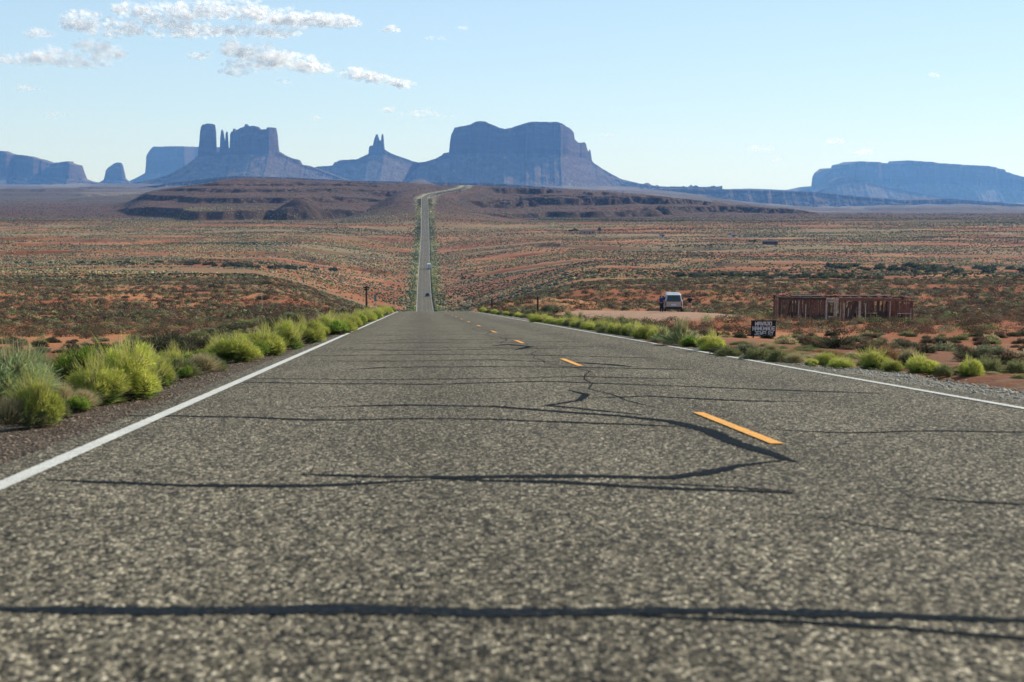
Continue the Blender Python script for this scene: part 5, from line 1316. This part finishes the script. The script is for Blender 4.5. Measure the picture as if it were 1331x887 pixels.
def person(loc, rz, label, top, bottom, shorts, arms, legs, hatless=True, hairlong=False):
    p = empty('person', loc, rz, label, 'person')
    J = {'pelvis': (0, 0, 0.93, (0.15, 0.11)), 'waist': (0, 0, 1.08, (0.125, 0.095)), 'chest': (0, 0.0, 1.28, (0.155, 0.11)), 'neck0': (0, 0.0, 1.43, 0.075), 'neck': (0, 0.0, 1.50, 0.052),
         'head0': (0, 0.012, 1.575, (0.070, 0.080)), 'head1': (0, 0.012, 1.66, (0.076, 0.092)), 'head2': (0, 0.005, 1.725, 0.05)}
    E = [('pelvis', 'waist'), ('waist', 'chest'), ('chest', 'neck0'), ('neck0', 'neck'), ('neck', 'head0'), ('head0', 'head1'), ('head1', 'head2')]
    for s_, sg_ in (('l', -1), ('r', 1)):
        a = arms[s_]; l = legs[s_]
        J['sh' + s_] = (sg_ * 0.19, 0, 1.39, 0.058); J['el' + s_] = (a[0][0], a[0][1], a[0][2], 0.042); J['wr' + s_] = (a[1][0], a[1][1], a[1][2], 0.028)
        d = (Vector(a[1]) - Vector(a[0])).normalized()
        hd = Vector(a[1]) + d * 0.06; J['pa' + s_] = (*hd, (0.040, 0.020))
        E += [('neck0', 'sh' + s_), ('sh' + s_, 'el' + s_), ('el' + s_, 'wr' + s_), ('wr' + s_, 'pa' + s_)]
        for f in range(5):
            off = Vector((0, (f - 2) * 0.018, 0)); ln = (0.055, 0.075, 0.085, 0.078, 0.06)[f] if f else 0.05
            t = hd + d * (0.02 if f else -0.01) + off * (1.6 if f == 0 else 1) ; q = t + d * ln * (0.6 if f == 0 else 1) + (off * (1.5 if f == 0 else 0.3)) + Vector((-sg_ * 0.012, 0, 0))
            J[f'f{f}{s_}'] = (*q, 0.009); E.append(('pa' + s_, f'f{f}{s_}'))
        J['hip' + s_] = (sg_ * 0.095, 0, 0.86, 0.095); J['kn' + s_] = (*l[0], 0.058); J['an' + s_] = (*l[1], 0.038); J['toe' + s_] = (l[1][0], l[1][1] + 0.15, 0.035, 0.032)
        E += [('pelvis', 'hip' + s_), ('hip' + s_, 'kn' + s_), ('kn' + s_, 'an' + s_), ('an' + s_, 'toe' + s_)]
    skin('body', J, E, M['skin'], p)
    up = 0.02
    def grow(keys, extra, lim=None):
        out = {}
        for k in keys:
            x, y, z, r = J[k]; r = tuple(q + extra for q in r) if isinstance(r, tuple) else r + extra; out[k] = (x, y, z, r)
        return out
    K = grow(['pelvis', 'waist', 'chest', 'neck0', 'shl', 'shr'], up)
    K['neck0'] = (0, 0, 1.43, 0.085)
    for s_ in 'lr':
        a = Vector(J['sh' + s_][:3]); b = Vector(J['el' + s_][:3]); m_ = a.lerp(b, 0.8); K['sl' + s_] = (*m_, 0.066)
    skin('shirt', K, [('pelvis', 'waist'), ('waist', 'chest'), ('chest', 'neck0'), ('neck0', 'shl'), ('neck0', 'shr'), ('shl', 'sll'), ('shr', 'slr')], top, p)
    K = grow(['pelvis', 'hipl', 'hipr'], 0.022)
    EE = [('pelvis', 'hipl'), ('pelvis', 'hipr')]
    for s_ in 'lr':
        if shorts:
            a = Vector(J['hip' + s_][:3]); b = Vector(J['kn' + s_][:3]); m_ = a.lerp(b, 0.6); K['th' + s_] = (*m_, 0.098); EE.append(('hip' + s_, 'th' + s_))
        else:
            K['kn' + s_] = (*J['kn' + s_][:3], 0.078); K['an' + s_] = (J['an' + s_][0], J['an' + s_][1], J['an' + s_][2] + 0.03, 0.062); EE += [('hip' + s_, 'kn' + s_), ('kn' + s_, 'an' + s_)]
    skin('shorts' if shorts else 'trousers', K, EE, bottom, p)
    hb = {'a': (0, -0.015, 1.70, (0.088, 0.10)), 'b': (0, -0.035, 1.64, (0.088, 0.075))}; he = [('a', 'b')]
    if hairlong: hb['c'] = (0, -0.075, 1.50, (0.075, 0.04)); he.append(('b', 'c'))
    skin('hair', hb, he, M['hair'], p)
    for s_ in 'lr':
        a = J['an' + s_]; skin('shoe', {'h': (a[0], a[1] - 0.03, 0.045, 0.048), 't': (a[0], a[1] + 0.18, 0.035, 0.042)}, [('h', 't')], M['shoe'], p, 1)
    for sg_ in (-1, 1):
        MB().tube((sg_ * 0.03, 0.088, 1.655), (sg_ * 0.03, 0.100, 1.655), 0.011, n=8).build('eye', M['hair'], p)
    MB().board((0, 0.095, 1.655), (0, 0.12, 1.615), 0.022, 0.02).build('nose', M['skin'], p)
    MB().box((0, 0.094, 1.585), (0.045, 0.012, 0.010)).build('mouth', M['tail'], p)
    return p
pY = vY + 0.3
pp = at(859.5, 400, pY); zg = h1(pp.x, pY)
pm = person((pp.x, pY, zg), RAD(-62), 'person in blue shirt and dark trousers standing at the open van door', M['blue_cloth'], M['dark_cloth'], False,
       {'l': ((-0.27, 0.10, 1.13), (-0.20, 0.34, 1.16)), 'r': ((0.27, 0.05, 1.12), (0.24, 0.28, 1.05))}, {'l': ((-0.12, 0.03, 0.48), (-0.13, -0.02, 0.08)), 'r': ((0.11, 0.05, 0.48), (0.13, 0.06, 0.08))})
pm.scale = (1.04, 1.04, 1.0)
pY = vY + 6
pp = at(896.5, 398, pY); zg = h1(pp.x, pY)
person((pp.x, pY, zg), RAD(15), 'person in black top and pale shorts standing alone right of the van', M['dark_cloth'], M['tan_cloth'], True,
       {'l': ((-0.25, 0.02, 1.12), (-0.22, 0.16, 0.92)), 'r': ((0.26, 0.0, 1.13), (0.27, 0.14, 1.30))}, {'l': ((-0.11, 0.02, 0.48), (-0.12, -0.03, 0.08)), 'r': ((0.10, 0.03, 0.48), (0.14, 0.05, 0.08))}, hairlong=True)

# ------------------------------------------------------------------ poles, posts, signs
M['pole_wood'] = mat_simple('creosote_pole', (0.035, 0.025, 0.022), 0.9, 0.3, 5); M['teal'] = mat_simple('teal_sign_back', (0.05, 0.22, 0.19), 0.5, 0.1, 5)
M['green_sign'] = mat_simple('green_marker', (0.03, 0.16, 0.10), 0.5, 0.1, 5)
def utility_pole(px, ytop, ybot, Yd, label, arms=True, lean=0.0):
    p = at(px, ybot, Yd); g = h1(p.x, p.y); zt = at(px, ytop, Yd).z
    o = empty('utility_pole', (p.x, p.y, g), 0, label, 'pole')
    h = zt - g; r = 0.0018 * Yd / 2.4
    MB().tube((0, 0, -0.5), (lean, 0, h), r * 1.1, r * 0.8, 10).build('pole', M['pole_wood'], o)
    if arms:
        for k, w in ((0.05, 8), (0.30, 6)):
            ww = w * Yd / F; z = h - k * (ytop and 1) * h * 0.35
            MB().box((0, -r, z - 0.1), (ww, 0.1, 0.12)).build('crossarm', M['pole_wood'], o)
            for q in (-0.45, -0.2, 0.2, 0.45): MB().tube((ww * q, -r, z - 0.04), (ww * q, -r, z + 0.12), 0.04, 0.03, 6).build('insulator', M['green_sign'], o)
    return o
utility_pole(476.5, 372, 404, 150, 'dark utility pole with crossarms behind the left lime row')
utility_pole(699, 386, 412, 118, 'short dark pole without crossarms beside the right lime row', False)
utility_pole(639.5, 388, 400, 205, 'tiny post on the dirt bank beyond the crest', False)
def marker(px, ytop, ybot, Yd, label, col_, w=3.0, hh=7):
    p = at(px, ybot, Yd); g = h1(p.x, p.y); k = Yd / F; h = at(px, ytop, Yd).z - g
    o = empty('road_marker', (p.x, p.y, g), 0, label, 'sign')
    MB().box((0, 0, h / 2 - 0.2), (0.07, 0.05, h + 0.4)).build('post', M['wood_grey'], o)
    MB().box((0, -0.045, h - hh * k / 2), (w * k, 0.02, hh * k)).build('panel', col_, o)
marker(488, 384, 396, 190, 'small teal road sign just right of the crossarm pole', M['teal'], 3, 8)
marker(340.5, 380, 392, 180, 'thin pale marker post standing in red soil at the left', M['wood_grey'], 0.9, 3)
marker(512, 392, 403, 260, 'little green marker beside the crest on the left', M['green_sign'], 2, 4)

# ------------------------------------------------------------------ far homestead
M['roof_brown'] = mat_simple('roof_brown', (0.10, 0.06, 0.05), 0.9, 0.2, 0.4); M['wall_tan'] = mat_simple('wall_tan', (0.34, 0.22, 0.15), 0.9, 0.15, 0.4); M['white_wall'] = mat_simple('white_wall', (0.7, 0.68, 0.62), 0.8, 0.1, 0.4)
def house(px, py, w, d, h, label, wall, rz=0.1, cat='house'):
    p = hit(px, py); o = empty('farm_house', (p.x, p.y, h1(p.x, p.y)), rz, label, cat)
    MB().box((0, 0, h / 2 - 0.3), (w, d, h + 0.6)).build('wall', wall, o)
    hx, hy = w / 2 + 0.4, d / 2 + 0.4
    mesh_obj('roof', [(-hx, -hy, h), (hx, -hy, h), (hx, hy, h), (-hx, hy, h), (-hx * 0.7, 0, h * 1.5), (hx * 0.7, 0, h * 1.5)], [(0, 3, 2, 1), (0, 1, 5, 4), (1, 2, 5), (2, 3, 4, 5), (3, 0, 4)], M['roof_brown'], o)
    dr = MB().box((w * 0.1, -d / 2 - 0.03, 1.0), (1.0, 0.08, 2.0)).build('door', M['wood_dark'], o)
    for x in (-w * 0.3, w * 0.33): MB().box((x, -d / 2 - 0.03, h * 0.6), (1.2, 0.08, 1.0)).build('window', M['glass'], o)
house(764, 304.5, 12, 7, 2.8, 'low brown-roofed house far off in the middle of the plain', M['wall_tan'])
house(951, 308.5, 3.4, 5, 2.2, 'tiny pale shed, left of a pair far out on the plain', M['white_wall'], 0.4, 'shed')
house(1001, 318, 11, 4, 2.3, 'long dark trailer far out on the right of the plain', M['wood_dark'], 0.0, 'trailer')
house(860, 308.5, 4, 3, 2.2, 'tiny white shed far right of the low brown-roofed house', M['white_wall'], 0.2, 'shed')
M['bark'] = mat_simple('bark', (0.10, 0.07, 0.05), 0.95, 0.3, 3)
def tree(px, py, h, w, label, seed):
    p = hit(px, py); o = empty('tree', (p.x, p.y, h1(p.x, p.y)), 0, label, 'tree')
    mb = MB().tube((0, 0, -0.3), (0.1, 0, h * 0.55), 0.28, 0.15); mb.tube((0.1, 0, h * 0.4), (w * 0.25, 0.2, h * 0.7), 0.13, 0.05); mb.tube((0.1, 0, h * 0.4), (-w * 0.25, -0.2, h * 0.72), 0.13, 0.05)
    mb.build('trunk', M['bark'], o)
    V, T, c = blades(900, w / 2, h * 0.42, [(0.05, 0.08, 0.04), (0.08, 0.12, 0.05), (0.04, 0.06, 0.03)], seed, 0.16, up=-0.6, start=(0.5, 0.9), lumps=0.8, root=0.1)
    V[:, 2] = np.where(V[:, 2] <= -0.019, V[:, 2], V[:, 2]) + h * 0.5
    link('crown', np_mesh('crown', V, T, M['foliage'], 3, False, fcolors=c), o)
tree(747, 304, 5, 5, 'round tree left of the low brown-roofed house, nearer one', 301)
tree(741, 303.5, 3.5, 4, 'smaller tree leftmost beside the low brown-roofed house', 302)
tree(779, 304.5, 6, 3, 'narrow dark tree at the right end of the low brown-roofed house', 303)
tree(979, 317.5, 3.5, 6, 'low wide tree left of the long dark trailer', 304)
